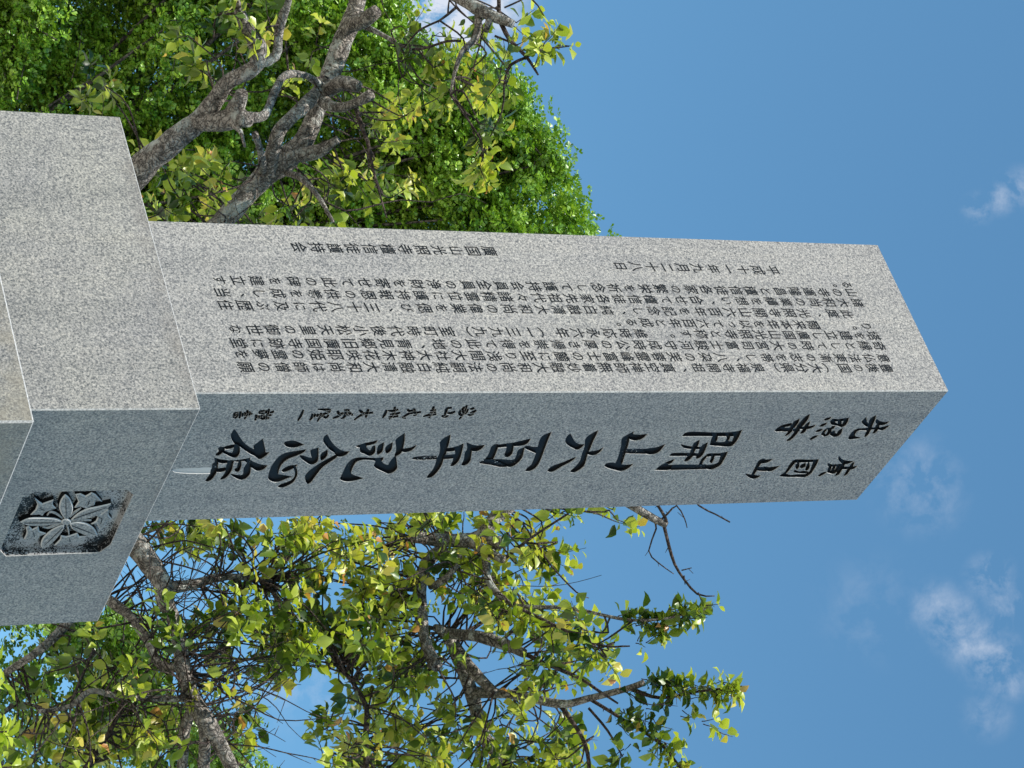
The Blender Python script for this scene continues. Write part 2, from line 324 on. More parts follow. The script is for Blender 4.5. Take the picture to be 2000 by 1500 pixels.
# brush strokes of the large inscription: outlines read off enlargements (origin, enlargement, strokes)
BIG = [((380, 780), 6.6667, """1725,460 1760,530 1810,595 1860,640 1910,668 1960,682 2015,678 1985,715 1940,742 1890,750 1850,735 1825,695 1770,660 1715,600 1685,550 1685,510 1700,480
1835,725 1870,735 1830,775 1770,815 1700,860 1640,915 1590,980 1545,1040 1510,1085 1480,1105 1455,1075 1445,1020 1455,980 1500,930 1560,885 1640,830 1740,775
1728,662 1728,720 1705,765 1660,798 1645,780 1650,715 1690,680
1610,632 1608,780 1590,820 1545,850 1500,845 1430,800 1385,760 1375,730 1410,735 1480,760 1530,765 1515,690 1520,660
1340,853 1310,885 1270,910 1190,945 1155,948 1138,930 1160,905 1210,875 1260,862
1310,872 1332,930 1334,985 1317,1030 1292,1072 1255,1102 1200,1132 1150,1150 1105,1150 1088,1135 1120,1110 1180,1090 1240,1065 1280,1040 1308,1000 1314,960 1304,915 1280,882
1450,655 1425,690 1380,715 1310,745 1230,775 1160,820 1120,870 1095,930 1085,980 1130,985 1200,998 1280,1012 1210,1030 1130,1065 1060,1080 1000,1065 965,1030 975,960 1000,890 1040,820 1100,750 1170,705 1260,685 1370,668
1425,592 1380,610 1320,628 1260,630 1200,615 1172,580 1185,555 1250,540 1310,545 1370,572
515,395 550,440 600,520 650,580 720,630 790,665 830,690 925,695 972,690 930,735 880,770 840,780 790,740 720,705 640,650 585,610 540,595 505,550 482,500 485,450
885,518 905,610 920,700 870,720 810,680 775,640 780,600 830,560
530,598 580,620 585,690 565,740 530,762 480,750 420,720 360,690 375,670 430,690 490,700 515,650
522,590 527,620 470,645 410,650 385,625 430,605
388,630 385,670 350,710 310,735 278,735 290,705 320,680 310,650 340,620
720,790 770,820 850,850 945,865 910,905 860,930 810,930 765,900 728,870
718,765 717,800 728,870 725,940 710,990 670,1030 620,1050 560,1035 500,1000 470,970 530,985 600,990 640,970 645,900 690,830 650,805 560,815 500,800 600,788
602,790 606,860 592,910 570,945 535,940 528,905 560,890 570,830
510,800 495,860 480,930 440,990 400,1030 350,1048 342,1035 380,990 410,940 415,880 440,820 470,795
260,760 330,785 420,795 445,800 430,830 350,835 300,815 305,850 280,880 235,885 240,840 270,815
412,890 402,930 340,950 270,945 290,905
278,925 280,960 250,1010 210,1055 165,1072 145,1060 180,1010 215,960 220,930
240,860 300,865 290,925 225,935"""),
((650, 780), 6.6667, """1085,597 1060,640 1010,675 950,690 900,680 890,655 950,640 1020,630
935,443 932,540 915,630 900,680 870,720 820,745 808,725 830,680 830,620 822,540 850,500
778,562 770,620 755,670 715,705 692,690 692,625 730,590
665,562 655,630 640,690 590,725 580,700 590,620 620,585
580,535 555,575 500,595 435,608 440,640 480,668 505,650 520,612 550,605 550,680 525,720 475,738 420,712 365,690 355,630 335,628 305,615 330,600 420,572 510,555
815,735 825,790 835,870 830,910 790,950 730,970 680,950 610,920 560,890 540,860 560,820 545,800 470,790 400,790 320,810 280,850 250,910 235,970 300,1000 400,1030 330,1050 250,1068 170,1070 110,1050 105,1020 140,950 170,880 210,820 270,775 340,760 440,762 560,768 655,757 650,790 630,810 660,840 720,860 740,830 775,780
1745,565 1800,590 1860,605 1930,602 1978,597 1950,635 1900,670 1850,680 1810,675 1800,740 1790,800 1760,840 1715,865 1680,860 1690,830 1715,780 1725,700 1755,650 1755,610
1700,578 1690,640 1670,720 1650,780 1620,830 1570,870 1535,870 1560,820 1580,760 1600,700 1600,630
1620,610 1610,660 1550,680 1470,685 1490,640 1560,630
1530,465 1515,560 1490,640 1470,720 1440,780 1420,850 1380,920 1330,980 1280,1020 1235,1025 1230,1010 1270,960 1310,910 1340,850 1360,770 1390,720 1405,640 1400,560 1460,500"""),
((900, 800), 6.6667, """1178,297 1150,360 1110,460 1070,570 1040,650 1000,730 950,780 890,805 845,800 870,760 920,720 950,660 985,570 1010,480 1025,420 1060,350 1110,320
1000,490 995,575 920,545 850,510 830,485 870,475 930,488
905,383 880,430 840,460 780,475 690,480 590,490 480,500 475,460 560,450 700,430 820,400
690,450 680,520 665,580 620,620 580,615 575,580 600,520 605,440
830,495 815,560 800,620 760,680 700,730 650,750 600,740 520,700 430,670 430,650 540,650 650,660 710,640 740,560 760,520
480,455 480,500 460,560 430,630 400,665 300,660 350,610 385,540 400,490 440,455
1855,492 1820,545 1770,585 1720,598 1660,585 1640,560 1700,545 1790,530
1788,272 1765,330 1720,420 1680,520 1650,580 1630,660 1600,740 1540,790 1480,820 1435,815 1440,790 1500,740 1560,660 1590,560 1620,480 1625,390 1680,330
1425,318 1450,370 1490,430 1550,455 1608,455 1570,500 1520,525 1470,505 1400,465 1370,425 1375,375 1400,335
1500,618 1470,655 1400,700 1320,740 1240,790 1180,815 1140,805 1140,785 1180,745 1250,715 1340,685 1430,645"""),
((1150, 800), 6.0606, """530,262 520,295 600,300 690,293 650,335 600,362 540,368 480,350 470,400 450,470 430,530 410,590 385,655 315,645 350,570 370,500 390,420 395,345 450,305
902,413 870,460 830,505 770,530 680,525 640,470 760,455 830,440
525,645 490,680 440,715 380,730 300,712 225,690 190,670 210,640 270,630 320,640 400,655 460,655
1110,318 1140,280 1210,265 1350,268 1500,275 1640,272 1740,262 1815,243 1780,300 1720,318 1640,318 1500,318 1350,316 1200,316
1810,248 1785,310 1765,350 1730,400 1690,435 1650,440 1670,400 1700,375 1720,320 1740,280
1700,430 1640,440 1560,435 1450,425 1440,410 1460,385 1560,390 1640,378 1705,380
1525,300 1520,360 1490,400 1445,412 1450,360 1470,320 1480,290
1680,300 1665,350 1640,388 1610,385 1640,340 1620,300
785,715 830,680 870,650 950,610 1015,590 980,635 930,655 980,660 975,712 860,720
1645,498 1620,560 1590,610 1560,660 1510,690 1455,712 1390,700 1380,660 1480,650 1540,620 1560,560 1590,530
1645,498 1600,545 1520,550 1450,555 1385,565 1400,530 1450,520 1550,520
1400,535 1385,580 1350,620 1340,660 1305,655 1320,620 1345,575
1490,535 1480,590 1455,635 1435,620 1450,580 1460,545
1410,390 1390,450 1360,520 1320,570 1280,585 1275,560 1300,520 1320,460 1350,420
1310,360 1300,410 1280,450 1250,500 1240,540 1200,590 1160,615 1130,615 1150,580 1190,530 1215,480 1235,430 1250,395
1090,412 1150,430 1230,440 1320,445 1310,470 1210,468 1130,455
958,550 985,520 1060,515 1200,518 1310,520 1300,550 1200,550 1060,552"""),
((1430, 780), 6.0606, """1585,215 1590,270 1615,300 1625,328 1590,320 1555,290 1540,265 1560,240
1700,195 1690,240 1660,310 1640,360 1610,420 1580,445 1572,435 1600,370 1620,310 1630,250 1660,215
1710,238 1740,260 1800,275 1858,262 1830,290 1780,308 1730,300 1705,270
1730,290 1740,320 1720,370 1690,400 1665,405 1690,360 1705,310
1860,310 1830,340 1790,365 1750,362 1722,345 1780,330
1600,345 1600,372 1530,365 1480,380 1455,410 1450,440 1480,450 1525,458 1460,468 1400,475 1380,465 1400,420 1440,375 1490,350
1380,222 1350,250 1280,262 1200,265 1168,268 1190,235 1240,240 1320,230
1380,222 1365,270 1340,310 1300,330 1265,315 1310,295 1330,255
1300,330 1250,312 1180,298 1168,262 1200,258 1230,290 1290,295
1285,250 1290,290 1265,305 1255,252
1175,340 1170,385 1140,425 1100,442 1085,430 1125,405 1140,365 1125,342
1130,342 1110,375 1090,405 1104,440 1060,420 1080,375
1305,345 1290,400 1260,435 1210,445 1165,420 1180,385 1210,375 1215,405 1245,405 1265,370
1215,320 1200,350 1175,355 1185,320
1172,213 1150,240 1110,252 1085,250 1110,228
1120,280 1105,305 1060,325 1035,322 1070,293
1070,355 1050,378 1010,388 990,382 1020,360
1020,430 980,460 940,480 920,475 960,440
985,305 955,335 890,355 800,352 800,332 900,325
920,265 905,310 880,350 860,390 820,408 810,400 840,360 865,310 890,285
915,183 900,230 860,290 820,330 790,350 780,390 740,440 690,485 660,495 650,485 700,440 740,390 760,340 790,290 830,250 870,205
795,235 780,280 745,330 720,365 680,410 640,435 635,425 670,380 690,330 720,290 740,260
510,370 545,335 610,303 700,285 690,315 605,335 560,355 600,380 530,382
1265,675 1290,710 1350,730 1430,735 1400,755 1330,772 1290,745 1265,710
1445,745 1430,790 1400,830 1360,890 1325,908 1350,860 1390,800 1420,760
1480,790 1440,825 1385,838 1385,812
1340,750 1320,800 1290,850 1260,895 1220,908 1250,860 1280,810 1300,765
1135,758 1180,775 1285,768 1282,790 1180,800 1140,790
1280,770 1265,820 1240,860 1200,882 1150,870 1145,850 1200,850 1235,815 1250,780
1175,780 1170,820 1152,872 1133,862 1150,795
1225,785 1215,820 1190,858 1178,845 1200,795
1275,802 1400,800 1390,826 1275,830
1110,860 1100,880 1040,912 1020,908 1060,872
1022,713 960,742 850,747 735,752 718,732 760,715 880,718 960,718
1022,713 1000,770 960,840 920,890 860,922 800,915 790,895 880,885 930,840 965,745
760,720 740,760 690,820 650,870 600,905 570,912 580,895 640,850 680,780 720,735
570,912 600,888 640,886 680,900 800,892 880,888 870,918 760,920 640,918
862,755 866,800 820,818 808,790 835,768
790,748 790,800 770,830 755,800 765,765
905,745 915,800 892,842 870,838 885,790
740,838 790,860 840,850 900,860 880,876 800,874 740,866
475,708 440,738 400,755 340,765 310,810 280,860 255,900 230,895 260,840 290,780 320,725 365,708 400,718
560,790 520,820 470,850 420,850 390,820 380,800 440,808
165,885 220,895 290,905 335,905 300,930 260,942 220,930 180,905""")]
# sunlit strokes: glints put into worn paint, the first into unpainted stone
GLINT = [((0, 0), 1.0, """338,918 355,915.5 385,914.6 413,913.8 416,924.5 385,925 355,923.6 341,921.5"""),
((650, 780), 6.6667, """1015,770 1080,750 1200,738 1345,738 1350,782 1200,787 1090,787
1440,733 1600,715 1602,768 1445,780"""),
((900, 800), 6.6667, """425,660 520,705 600,745 500,748 400,722 260,702 250,676 340,662"""),
((1150, 800), 6.0606, """415,472 520,468 640,470 690,525 560,522 440,514
975,656 1080,652 1200,655 1385,652 1390,705 1200,710 980,716"""),
((1430, 780), 6.0606, """280,812 350,802 395,818 425,850 360,850 280,842
1590,338 1702,334 1702,354 1600,362
560,345 620,338 700,344 795,350 790,380 680,380 590,380""")]
SMALL = [((650, 780), 36, """1865,145 1820,170 1790,180|1840,115 1790,130|1830,190 1780,205 1760,200|1745,80 1720,140 1680,220 1645,260|1760,130 1730,180 1700,200|1715,100 1690,140 1710,190|1665,140 1650,190 1690,215|1545,112 1490,120 1470,170 1455,220|1590,160 1540,180 1480,180|1420,215 1460,228 1505,215|1315,95 1295,160 1255,245|1340,140 1270,150|1340,165 1265,180|1345,195 1250,205 1180,225|1145,165 1090,175 1010,180 960,205 910,240 950,248|1060,120 1065,170 1080,205 1050,210|970,130 1000,155 1050,140|810,100 800,160 770,215 735,262|875,175 820,190 750,195|850,135 790,150 720,150|850,220 800,225 730,230|700,140 680,190 650,245|465,130 445,180 430,240|520,175 450,180 400,190 330,230 280,270|345,140 380,170 410,185|260,205 220,185 200,145|240,180 190,200 180,150|170,140 165,200 140,240 110,250|215,145 150,140|120,190 90,210 50,230 0,250|60,150 80,190 110,215|100,190 140,180"""),
((380, 780), 32, """1770,135 1690,135 1610,130|1765,140 1750,165 1710,150|1745,205 1710,240 1650,215 1600,290|1740,180 1690,190 1640,240|1650,180 1640,220|1610,190 1595,230|1570,190 1555,235|1535,190 1525,240 1500,275|1415,140 1395,190 1370,240 1345,280|1030,158 985,180|970,125 955,185 930,270|1000,205 950,210|970,240 930,255|910,150 855,160 850,180 910,185|930,145 930,185|905,205 905,250 870,250 870,215 905,205|850,215 835,250|825,210 815,250|805,200 800,250 785,275|750,185 700,200 640,215|690,140 680,200 650,260|720,160 710,220|660,170 650,215|630,180 620,225|600,160 585,250|560,165 545,230 515,235 520,185 555,170|535,185 525,225""")]

def smooth_poly(P, k=2):
    """closed Catmull-Rom that keeps the sharp brush tips"""
    P = np.asarray(P, float); n = len(P); o = []
    for i in range(n):
        p0, p1, p2, p3 = P[i - 1], P[i], P[(i + 1) % n], P[(i + 2) % n]
        def sharp(a, b, c):
            x, y = b - a, c - b; return (x @ y) / (np.linalg.norm(x) * np.linalg.norm(y) + 1e-9) < .15
        m1 = np.zeros(2) if sharp(p0, p1, p2) else (p2 - p0) / 2
        m2 = np.zeros(2) if sharp(p1, p2, p3) else (p3 - p1) / 2
        if not m1.any(): m1 = (p2 - p1) * .5
        if not m2.any(): m2 = (p2 - p1) * .5
        for t in np.linspace(0, 1, k, endpoint=False):
            o.append((2 * t ** 3 - 3 * t ** 2 + 1) * p1 + (t ** 3 - 2 * t ** 2 + t) * m1 + (-2 * t ** 3 + 3 * t ** 2) * p2 + (t ** 3 - t ** 2) * m2)
    return np.array(o)
def area(P):
    x, y = P[:, 0], P[:, 1]; return .5 * np.sum(x * np.roll(y, -1) - y * np.roll(x, -1))
def inset(P, d):
    a = P - np.roll(P, 1, 0); b = np.roll(P, -1, 0) - P
    na = np.c_[-a[:, 1], a[:, 0]]; nb = np.c_[-b[:, 1], b[:, 0]]
    na /= np.linalg.norm(na, axis=1)[:, None] + 1e-9; nb /= np.linalg.norm(nb, axis=1)[:, None] + 1e-9
    n = na + nb; n /= np.linalg.norm(n, axis=1)[:, None] + 1e-9
    k = np.clip(1 / np.maximum(np.sum(n * na, axis=1), .4), 1, 1.6)
    return P + n * (d * k)[:, None]
def stroke_outline(pts, w):
    P = catmull(np.c_[np.asarray(pts, float), np.zeros(len(pts)), np.ones(len(pts))], 14)[:, :2]
    T = np.gradient(P, axis=0); T /= np.linalg.norm(T, axis=1)[:, None] + 1e-9; Nn = np.c_[-T[:, 1], T[:, 0]]
    s = np.linspace(0, 1, len(P)); ww = w * (.35 + .35 * np.sin(s * math.pi) + .25 * (1 - s))
    return np.vstack([P + Nn * ww[:, None] / 2, (P - Nn * ww[:, None] / 2)[::-1]])
def parse(s): return [np.array([[float(q) for q in p.split(',')] for p in ln.split()]) for ln in s.strip().split('\n')]

def cutter(polys, margin, depth, mats, taper, band=.0016, grow=.0006):
    """closed tapered prisms under the shaded face; polys in face coordinates"""
    mb = MB(); K = CORNER - (L + Q) * margin
    def P3(A, dep): return K + np.outer(A[:, 0], Q) + np.outer(A[:, 1], ZV) + dep * L
    for ip, A in enumerate(polys):
        mt = mats[ip] if isinstance(mats, list) else mats
        if area(A) < 0: A = A[::-1]
        if margin == 0: A = inset(A, -(grow[ip] if isinstance(grow, list) else grow))
        n = len(A); dj = rng.uniform(.92, 1.08)
        rings = [P3(inset(A, -.0022), -.0035), P3(inset(A, -.0004), band), P3(inset(A, taper), depth * dj)]
        V = np.vstack(rings); f0, m0 = [], []
        for r in (0, 1):
            for i in range(n):
                j = (i + 1) % n; f0.append((r * n + i, r * n + j, (r + 1) * n + j, (r + 1) * n + i)); m0.append(mt[r])
        f0.append(tuple(range(n - 1, -1, -1))); m0.append(mt[0]); f0.append(tuple(2 * n + i for i in range(n))); m0.append(mt[1])
        s = mb.n; mb.v.append(V); mb.n += len(V)
        mb.f += [tuple(i + s for i in q) for q in f0]; mb.mi += m0
    o = mb.build('cutter', [M_GRAN, M_CUT, M_INK, M_PANEL] + [M_INK] * 14 + [M_GLINT] * 14 + [M_INK] * 11 + [M_LITSTONE], mon, smooth=False)
    bm = bmesh.new(); bm.from_mesh(o.data); bmesh.ops.recalc_face_normals(bm, faces=bm.faces)
    bmesh.ops.triangulate(bm, faces=[f for f in bm.faces if len(f.verts) > 4]); bm.to_mesh(o.data); bm.free()
    return o
def carve(target, cutters):
    for c in cutters:
        md = target.modifiers.new('carve', 'BOOLEAN'); md.object = c; md.operation = 'DIFFERENCE'; md.solver = 'EXACT'
        md.use_self = True; md.material_mode = 'INDEX'
    dg = bpy.context.evaluated_depsgraph_get(); dg.update()
    me = bpy.data.meshes.new_from_object(target.evaluated_get(dg)); target.modifiers.clear()
    target.data = me
    for c in cutters: bpy.data.objects.remove(c)
def split_part(src, idx, name, mats):
    """the faces of some material slots become a child part"""
    bm = bmesh.new(); bm.from_mesh(src.data)
    bmesh.ops.delete(bm, geom=[f for f in bm.faces if f.material_index not in idx], context='FACES')
    me = bpy.data.meshes.new(name); bm.to_mesh(me); bm.free()
    for m in src.data.materials: me.materials.append(m)
    bm = bmesh.new(); bm.from_mesh(src.data)
    bmesh.ops.delete(bm, geom=[f for f in bm.faces if f.material_index in idx], context='FACES'); bm.to_mesh(src.data); bm.free()
    return link(bpy.data.objects.new(name, me), src)

def which(u, v):                        # which of the fourteen characters a stroke belongs to
    if u > 1480 or (u > 1455 and v > 890): return (8 + int(np.searchsorted([1582, 1655], u))) if v < 865 else (11 + int(np.searchsorted([1522, 1597], u)))
    return int(np.searchsorted([526, 686, 815, 948, 1075, 1182, 1296], u))
big, glint, small, bigc, glintc, smallc = [], [], [], [], [], []
for lst, dst in ((BIG, big), (GLINT, glint)):
    for (ox, oy), sc, s in lst:
        for P in parse(s):
            S = smooth_poly(P); cu_, cv_ = ox + P[:, 0].mean() / sc, oy + P[:, 1].mean() / sc
            (bigc if dst is big else glintc).append(which(cu_, cv_))
            dst.append(np.array([face_sha(ox + x / sc, oy + y / sc) for x, y in S]))
for (ox, oy), w, s in SMALL:
    for st_ in s.split('|'):
        P = [[float(q) for q in p.split(',')] for p in st_.split()]
        S = stroke_outline(P, w); smallc.append(int(np.searchsorted([492, 545, 594, 646, 690, 738, 783, 823, 855, 893], ox + np.mean([q[0] for q in P]) / 6.6667))); small.append(np.array([face_sha(ox + x / 6.6667, oy + y / 6.6667) for x, y in S]))
c1 = cutter(big, 0, .007, [(1, 4 + k) for k in bigc], .0008, grow=[.0007 if k < 8 else .0013 for k in bigc])
c2 = cutter(small, 0, .004, [(1, 32 + k) for k in smallc], .0004, .0008)
c3 = cutter(glint, 0, .004, [(43, 43)] + [(1, 18 + k) for k in glintc[1:]], .0006, .0006, [.0007] + [.0008] * (len(glint) - 1))
carve(shaft, [c1, c2, c3])
for k in range(11): split_part(shaft, (32 + k,), 'carved_small_character', None)
for k in range(14):
    o = split_part(shaft, (4 + k, 18 + k), 'carved_character', None)

# ---- long text of the sunny face, written top to bottom, right to left
GL = {}
def glyph(ch):
    if ch not in GL:
        c = bpy.data.curves.new('glyph', 'FONT'); c.body = ch; c.resolution_u = 3; c.offset = .005
        o = bpy.data.objects.new('glyph', c); COL.objects.link(o)
        dg = bpy.context.evaluated_depsgraph_get(); dg.update()
        me = bpy.data.meshes.new_from_object(o.evaluated_get(dg))
        V = np.array([(v.co.x, v.co.y) for v in me.vertices]) if len(me.vertices) else np.zeros((0, 2))
        GL[ch] = (V, [tuple(p.vertices) for p in me.polygons])
        bpy.data.objects.remove(o); bpy.data.meshes.remove(me)
    return GL[ch]
COLS = [("豊後の国（大分県）泉福寺開祖、真空禅師無着妙融大和尚の法嗣純白融清大和尚は師僧の願", (1731, 719), (480, 717)),
 ("意仏法東漸の志を帯し、八朶の芙蓉霊峰富士の麓に至り浅間大社大神木花咲耶姫の霊夢を", (1725.6, 699.8), (472, 692)),
 ("奇縁として時の大宮司富士駿河守成時公の厚き帰崇を得て此の地、青見郷旧廣国寺跡に堂", (1717, 676), (466, 670)),
 ("塔を建立し廣国山光照寺と称す。　維時応永六年（一三九九）室町時代後小松天皇の御世な", (1706, 656), (460, 643)),
 ("り。　　爾来本年を以って六百年と成る。", (1692, 637), (1205, 629)),
 ("此度、光照寺開山六百年を記念し、純白融清大和尚の偉業を偲び、三十八代に及ぶ歴住", (1654, 613), (441, 596)),
 ("諸大和尚の業績を想い、合せて檀信徒各家先祖代々諸精霊位に護持報恩の供養を成し、当", (1675, 592), (434, 571)),
 ("山の寺運隆昌と檀信徒各家の繁栄を祈念して護持会員全員の浄財を寄せて此の碑を建立す", (1663, 572), (429, 547)),
 ("る。", (1654, 556), (1628, 554)),
 ("平成十一年九月二十八日", (1509, 528), (1212, 520)),
 ("廣国山光照寺檀信徒護持会", (956, 491), (584, 483))]
tx = MB()
KANA = set("のをにしてとりきはびぶすいるなって")
for s, pa, pb in COLS:
    a0, z0 = face_lit(*pa); a1, z1 = face_lit(*pb)
    for i, ch in enumerate(s):
        if ch == '　': continue
        k = i / (len(s) - 1); a = a0 + (a1 - a0) * k; z = z0 + (z1 - z0) * k
        V, f = glyph(ch)
        if not len(V): continue
        P = V - np.array([.5, .37]); size = .0318 * rng.uniform(.94, 1.05)
        if ch in KANA: size *= .86
        if ch in '（）': P = np.c_[P[:, 1], -P[:, 0]]
        if ch in '、。': P = P + np.array([.55, .30])
        if ch == 'っ': P = P + np.array([.12, .1])
        P = P.copy(); P[:, 1] += .13 * P[:, 0]                 # the rising slant of brush writing
        P[:, 0] += rng.uniform(-.03, .03); P = P * np.array([1.0, 1.27]) * size
        X3 = CORNER + np.outer(a - P[:, 0], L) + np.outer(z + P[:, 1], ZV) - Q * .0006
        tx.add(X3, f)
txt = tx.build('dedication_text', M_INKS, shaft, smooth=False)
tag(txt, 'long columns of small black Japanese characters on the sunny face')

# ---- crest panel on the plinth
def crest(P): return np.array([face_sha(x / 5.0, 930 + y / 5.0, MP) for x, y in P])
recess = crest([(225, 205), (345, 158), (1240, 138), (1297, 180), (1075, 672), (965, 747), (62, 782), (5, 727)])
c4 = cutter([recess], MP, .016, (1, 3), .0035)
carve(plinth, [c4])
pan = split_part(plinth, (3,), 'crest_panel', None); tag(pan, 'black recessed panel with worn paint')
REL = [[(640, 192), (680, 225), (715, 300), (710, 370), (670, 430), (640, 435), (600, 380), (580, 310), (600, 240)],
 [(195, 465), (280, 425), (400, 418), (540, 425), (605, 450), (600, 465), (500, 490), (380, 500), (270, 495)],
 [(635, 485), (620, 540), (570, 610), (500, 680), (430, 720), (400, 690), (420, 620), (490, 550), (570, 505)],
 [(680, 475), (760, 460), (850, 475), (920, 520), (960, 590), (880, 600), (780, 570), (710, 530)],
 [(695, 440), (760, 380), (860, 330), (960, 310), (1090, 280), (1060, 330), (980, 385), (880, 420), (760, 445)],
 [(340, 230), (370, 300), (350, 350), (300, 400), (380, 395), (420, 410), (450, 370), (555, 335), (520, 300), (530, 250), (460, 275), (420, 290), (390, 270)],
 [(740, 200), (790, 190), (840, 215), (900, 180), (940, 200), (1005, 270), (940, 250), (930, 300), (880, 320), (840, 340), (790, 320), (730, 330), (770, 270)],
 [(930, 395), (990, 390), (1065, 340), (1065, 400), (1100, 440), (1050, 450), (1030, 500), (980, 540), (950, 490), (890, 490), (940, 460), (960, 420)],
 [(535, 695), (590, 640), (600, 600), (650, 610), (690, 600), (760, 575), (780, 610), (850, 605), (780, 640), (720, 650), (680, 690), (600, 690)],
 [(255, 520), (290, 510), (320, 540), (380, 510), (390, 560), (460, 580), (390, 610), (370, 650), (320, 630), (235, 640), (260, 590), (265, 560)]]
STEM = [[(620, 440), (560, 395), (500, 375), (465, 410)], [(685, 425), (740, 375), (800, 335)], [(690, 462), (790, 455), (900, 455)], [(655, 480), (672, 540), (682, 605)],
        [(620, 480), (550, 505), (470, 530), (420, 520)]]
VEIN = [[(645, 225), (648, 420)], [(240, 466), (590, 462)], [(615, 510), (430, 690)], [(700, 490), (920, 575)], [(720, 425), (1040, 315)],
        [(440, 350), (390, 330)], [(860, 300), (880, 250)], [(985, 480), (1000, 430), (960, 420)], [(690, 660), (680, 620)], [(340, 610), (330, 560)]]
rel = MB(); KP = CORNER - (L + Q) * MP
def P3p(A, dep): return KP + np.outer(A[:, 0], Q) + np.outer(A[:, 1], ZV) + dep * L
def raised(A, top, m_top=0, rim=.0022):
    if area(A) < 0: A = A[::-1]
    n = len(A); V = np.vstack([P3p(inset(A, -.001), .0162), P3p(A, top + .0025), P3p(inset(A, rim), top)])
    f, mi = [], []
    for r in (0, 1):
        for i in range(n): j = (i + 1) % n; f.append((r * n + i, r * n + j, (r + 1) * n + j, (r + 1) * n + i)); mi.append(1)
    s = rel.n; rel.add(V, f, mi=1)
    rel.f[-len(f):] = [q[::-1] for q in rel.f[-len(f):]]
    rel.mi[-n:] = [2] * n                                   # rubbed edge
    bm_f = tuple(s + 2 * n + i for i in range(n)); rel.f.append(bm_f[::-1]); rel.mi.append(m_top)
for i, P in enumerate(REL): raised(crest(smooth_poly(np.array(P, float), 3)) if i < 5 else crest(P), .0022 if i < 5 else .0042)
th = np.linspace(0, 2 * math.pi, 14, endpoint=False); raised(crest(np.c_[650 + 48 * np.cos(th), 458 + 30 * np.sin(th)]), .0015)
for P in STEM: raised(crest(stroke_outline(P, 24)), .0055, rim=.0008)
for P in VEIN:
    A = crest(stroke_outline(P, 10)); A = A if area(A) > 0 else A[::-1]
    rel.add(P3p(A, .0017 if abs(P[0][0] - P[-1][0]) > 100 or P[0][1] < 260 else .0037), [tuple(range(len(A)))[::-1]], mi=1)
o = rel.build('leaf_crest', [M_EMBL, M_INK, M_RIM], pan, smooth=False)
bm = bmesh.new(); bm.from_mesh(o.data); bmesh.ops.triangulate(bm, faces=[f for f in bm.faces if len(f.verts) > 4]); bm.to_mesh(o.data); bm.free()
tag(o, 'carved crest of five long leaves and five small blossoms')
# ------------------------------------------------------------------ leaves
def leaf_batch(mb, base, axis, side_up, length, width, col, shape='ovate'):
    """add many leaves; base/axis/side_up (n,3), length/width (n,), col (n,3)"""
    n = len(base); A = axis / (np.linalg.norm(axis, axis=1)[:, None] + 1e-9)
    S = np.cross(A, side_up); S /= np.linalg.norm(S, axis=1)[:, None] + 1e-9
    Nn = np.cross(S, A)
    if shape == 'ovate':
        prof = [(0, 0, 0), (.38, 0, -.02), (.74, 0, -.05), (1, 0, -.16), (.22, .72, .06), (.52, .96, .10), (.80, .46, .02), (.22, -.72, .06), (.52, -.96, .10), (.80, -.46, .02)]
        faces = [(0, 1, 4), (1, 5, 4), (1, 2, 5), (2, 6, 5), (2, 3, 6), (0, 7, 1), (1, 7, 8), (1, 8, 2), (2, 8, 9), (2, 9, 3)]
    elif shape == 'lance':
        prof = [(0, 0, 0), (.45, 0, -.02), (1, 0, -.14), (.3, .85, .10), (.65, .8, .10), (.3, -.85, .10), (.65, -.8, .10)]
        faces = [(0, 1, 3), (1, 4, 3), (1, 2, 4), (0, 5, 1), (1, 5, 6), (1, 6, 2)]
    else:
        prof = [(0, 0, 0), (.78, 0, -.10), (.66, 1.0, .12), (1.0, .55, .06), (.66, -1.0, .12), (1.0, -.55, .06)]
        faces = [(0, 1, 3, 2), (0, 4, 5, 1)]
    k = len(prof); V = np.zeros((n, k, 3))
    curl = rng.uniform(.3, 1.9, n); fold = rng.uniform(.2, 2.2, n)
    for i, (a, b, c) in enumerate(prof):
        z = np.where(abs(b) > 0, c * fold, c * curl)
        V[:, i] = base + A * (a * length)[:, None] + S * (b * width * .5)[:, None] + Nn * (z * length)[:, None]
    F = (np.arange(n)[:, None, None] * k + np.array(faces)[None]).reshape(-1, len(faces[0]))
    C = np.repeat(col, k, axis=0)
    mb.v.append(V.reshape(-1, 3)); mb.c.append(C); mb.f += [tuple(q) for q in (F + mb.n).tolist()]; mb.mi += [0] * len(F); mb.n += n * k

def lerp3(stops, t):
    xs = [s[0] for s in stops]; return np.stack([np.interp(t, xs, [s[1][i] for s in stops]) for i in range(3)], -1)

# ------------------------------------------------------------------ the fruit tree behind the monument
def px(d, r): return r * d / FPX
ROOT = (-60, 620, 8.6)
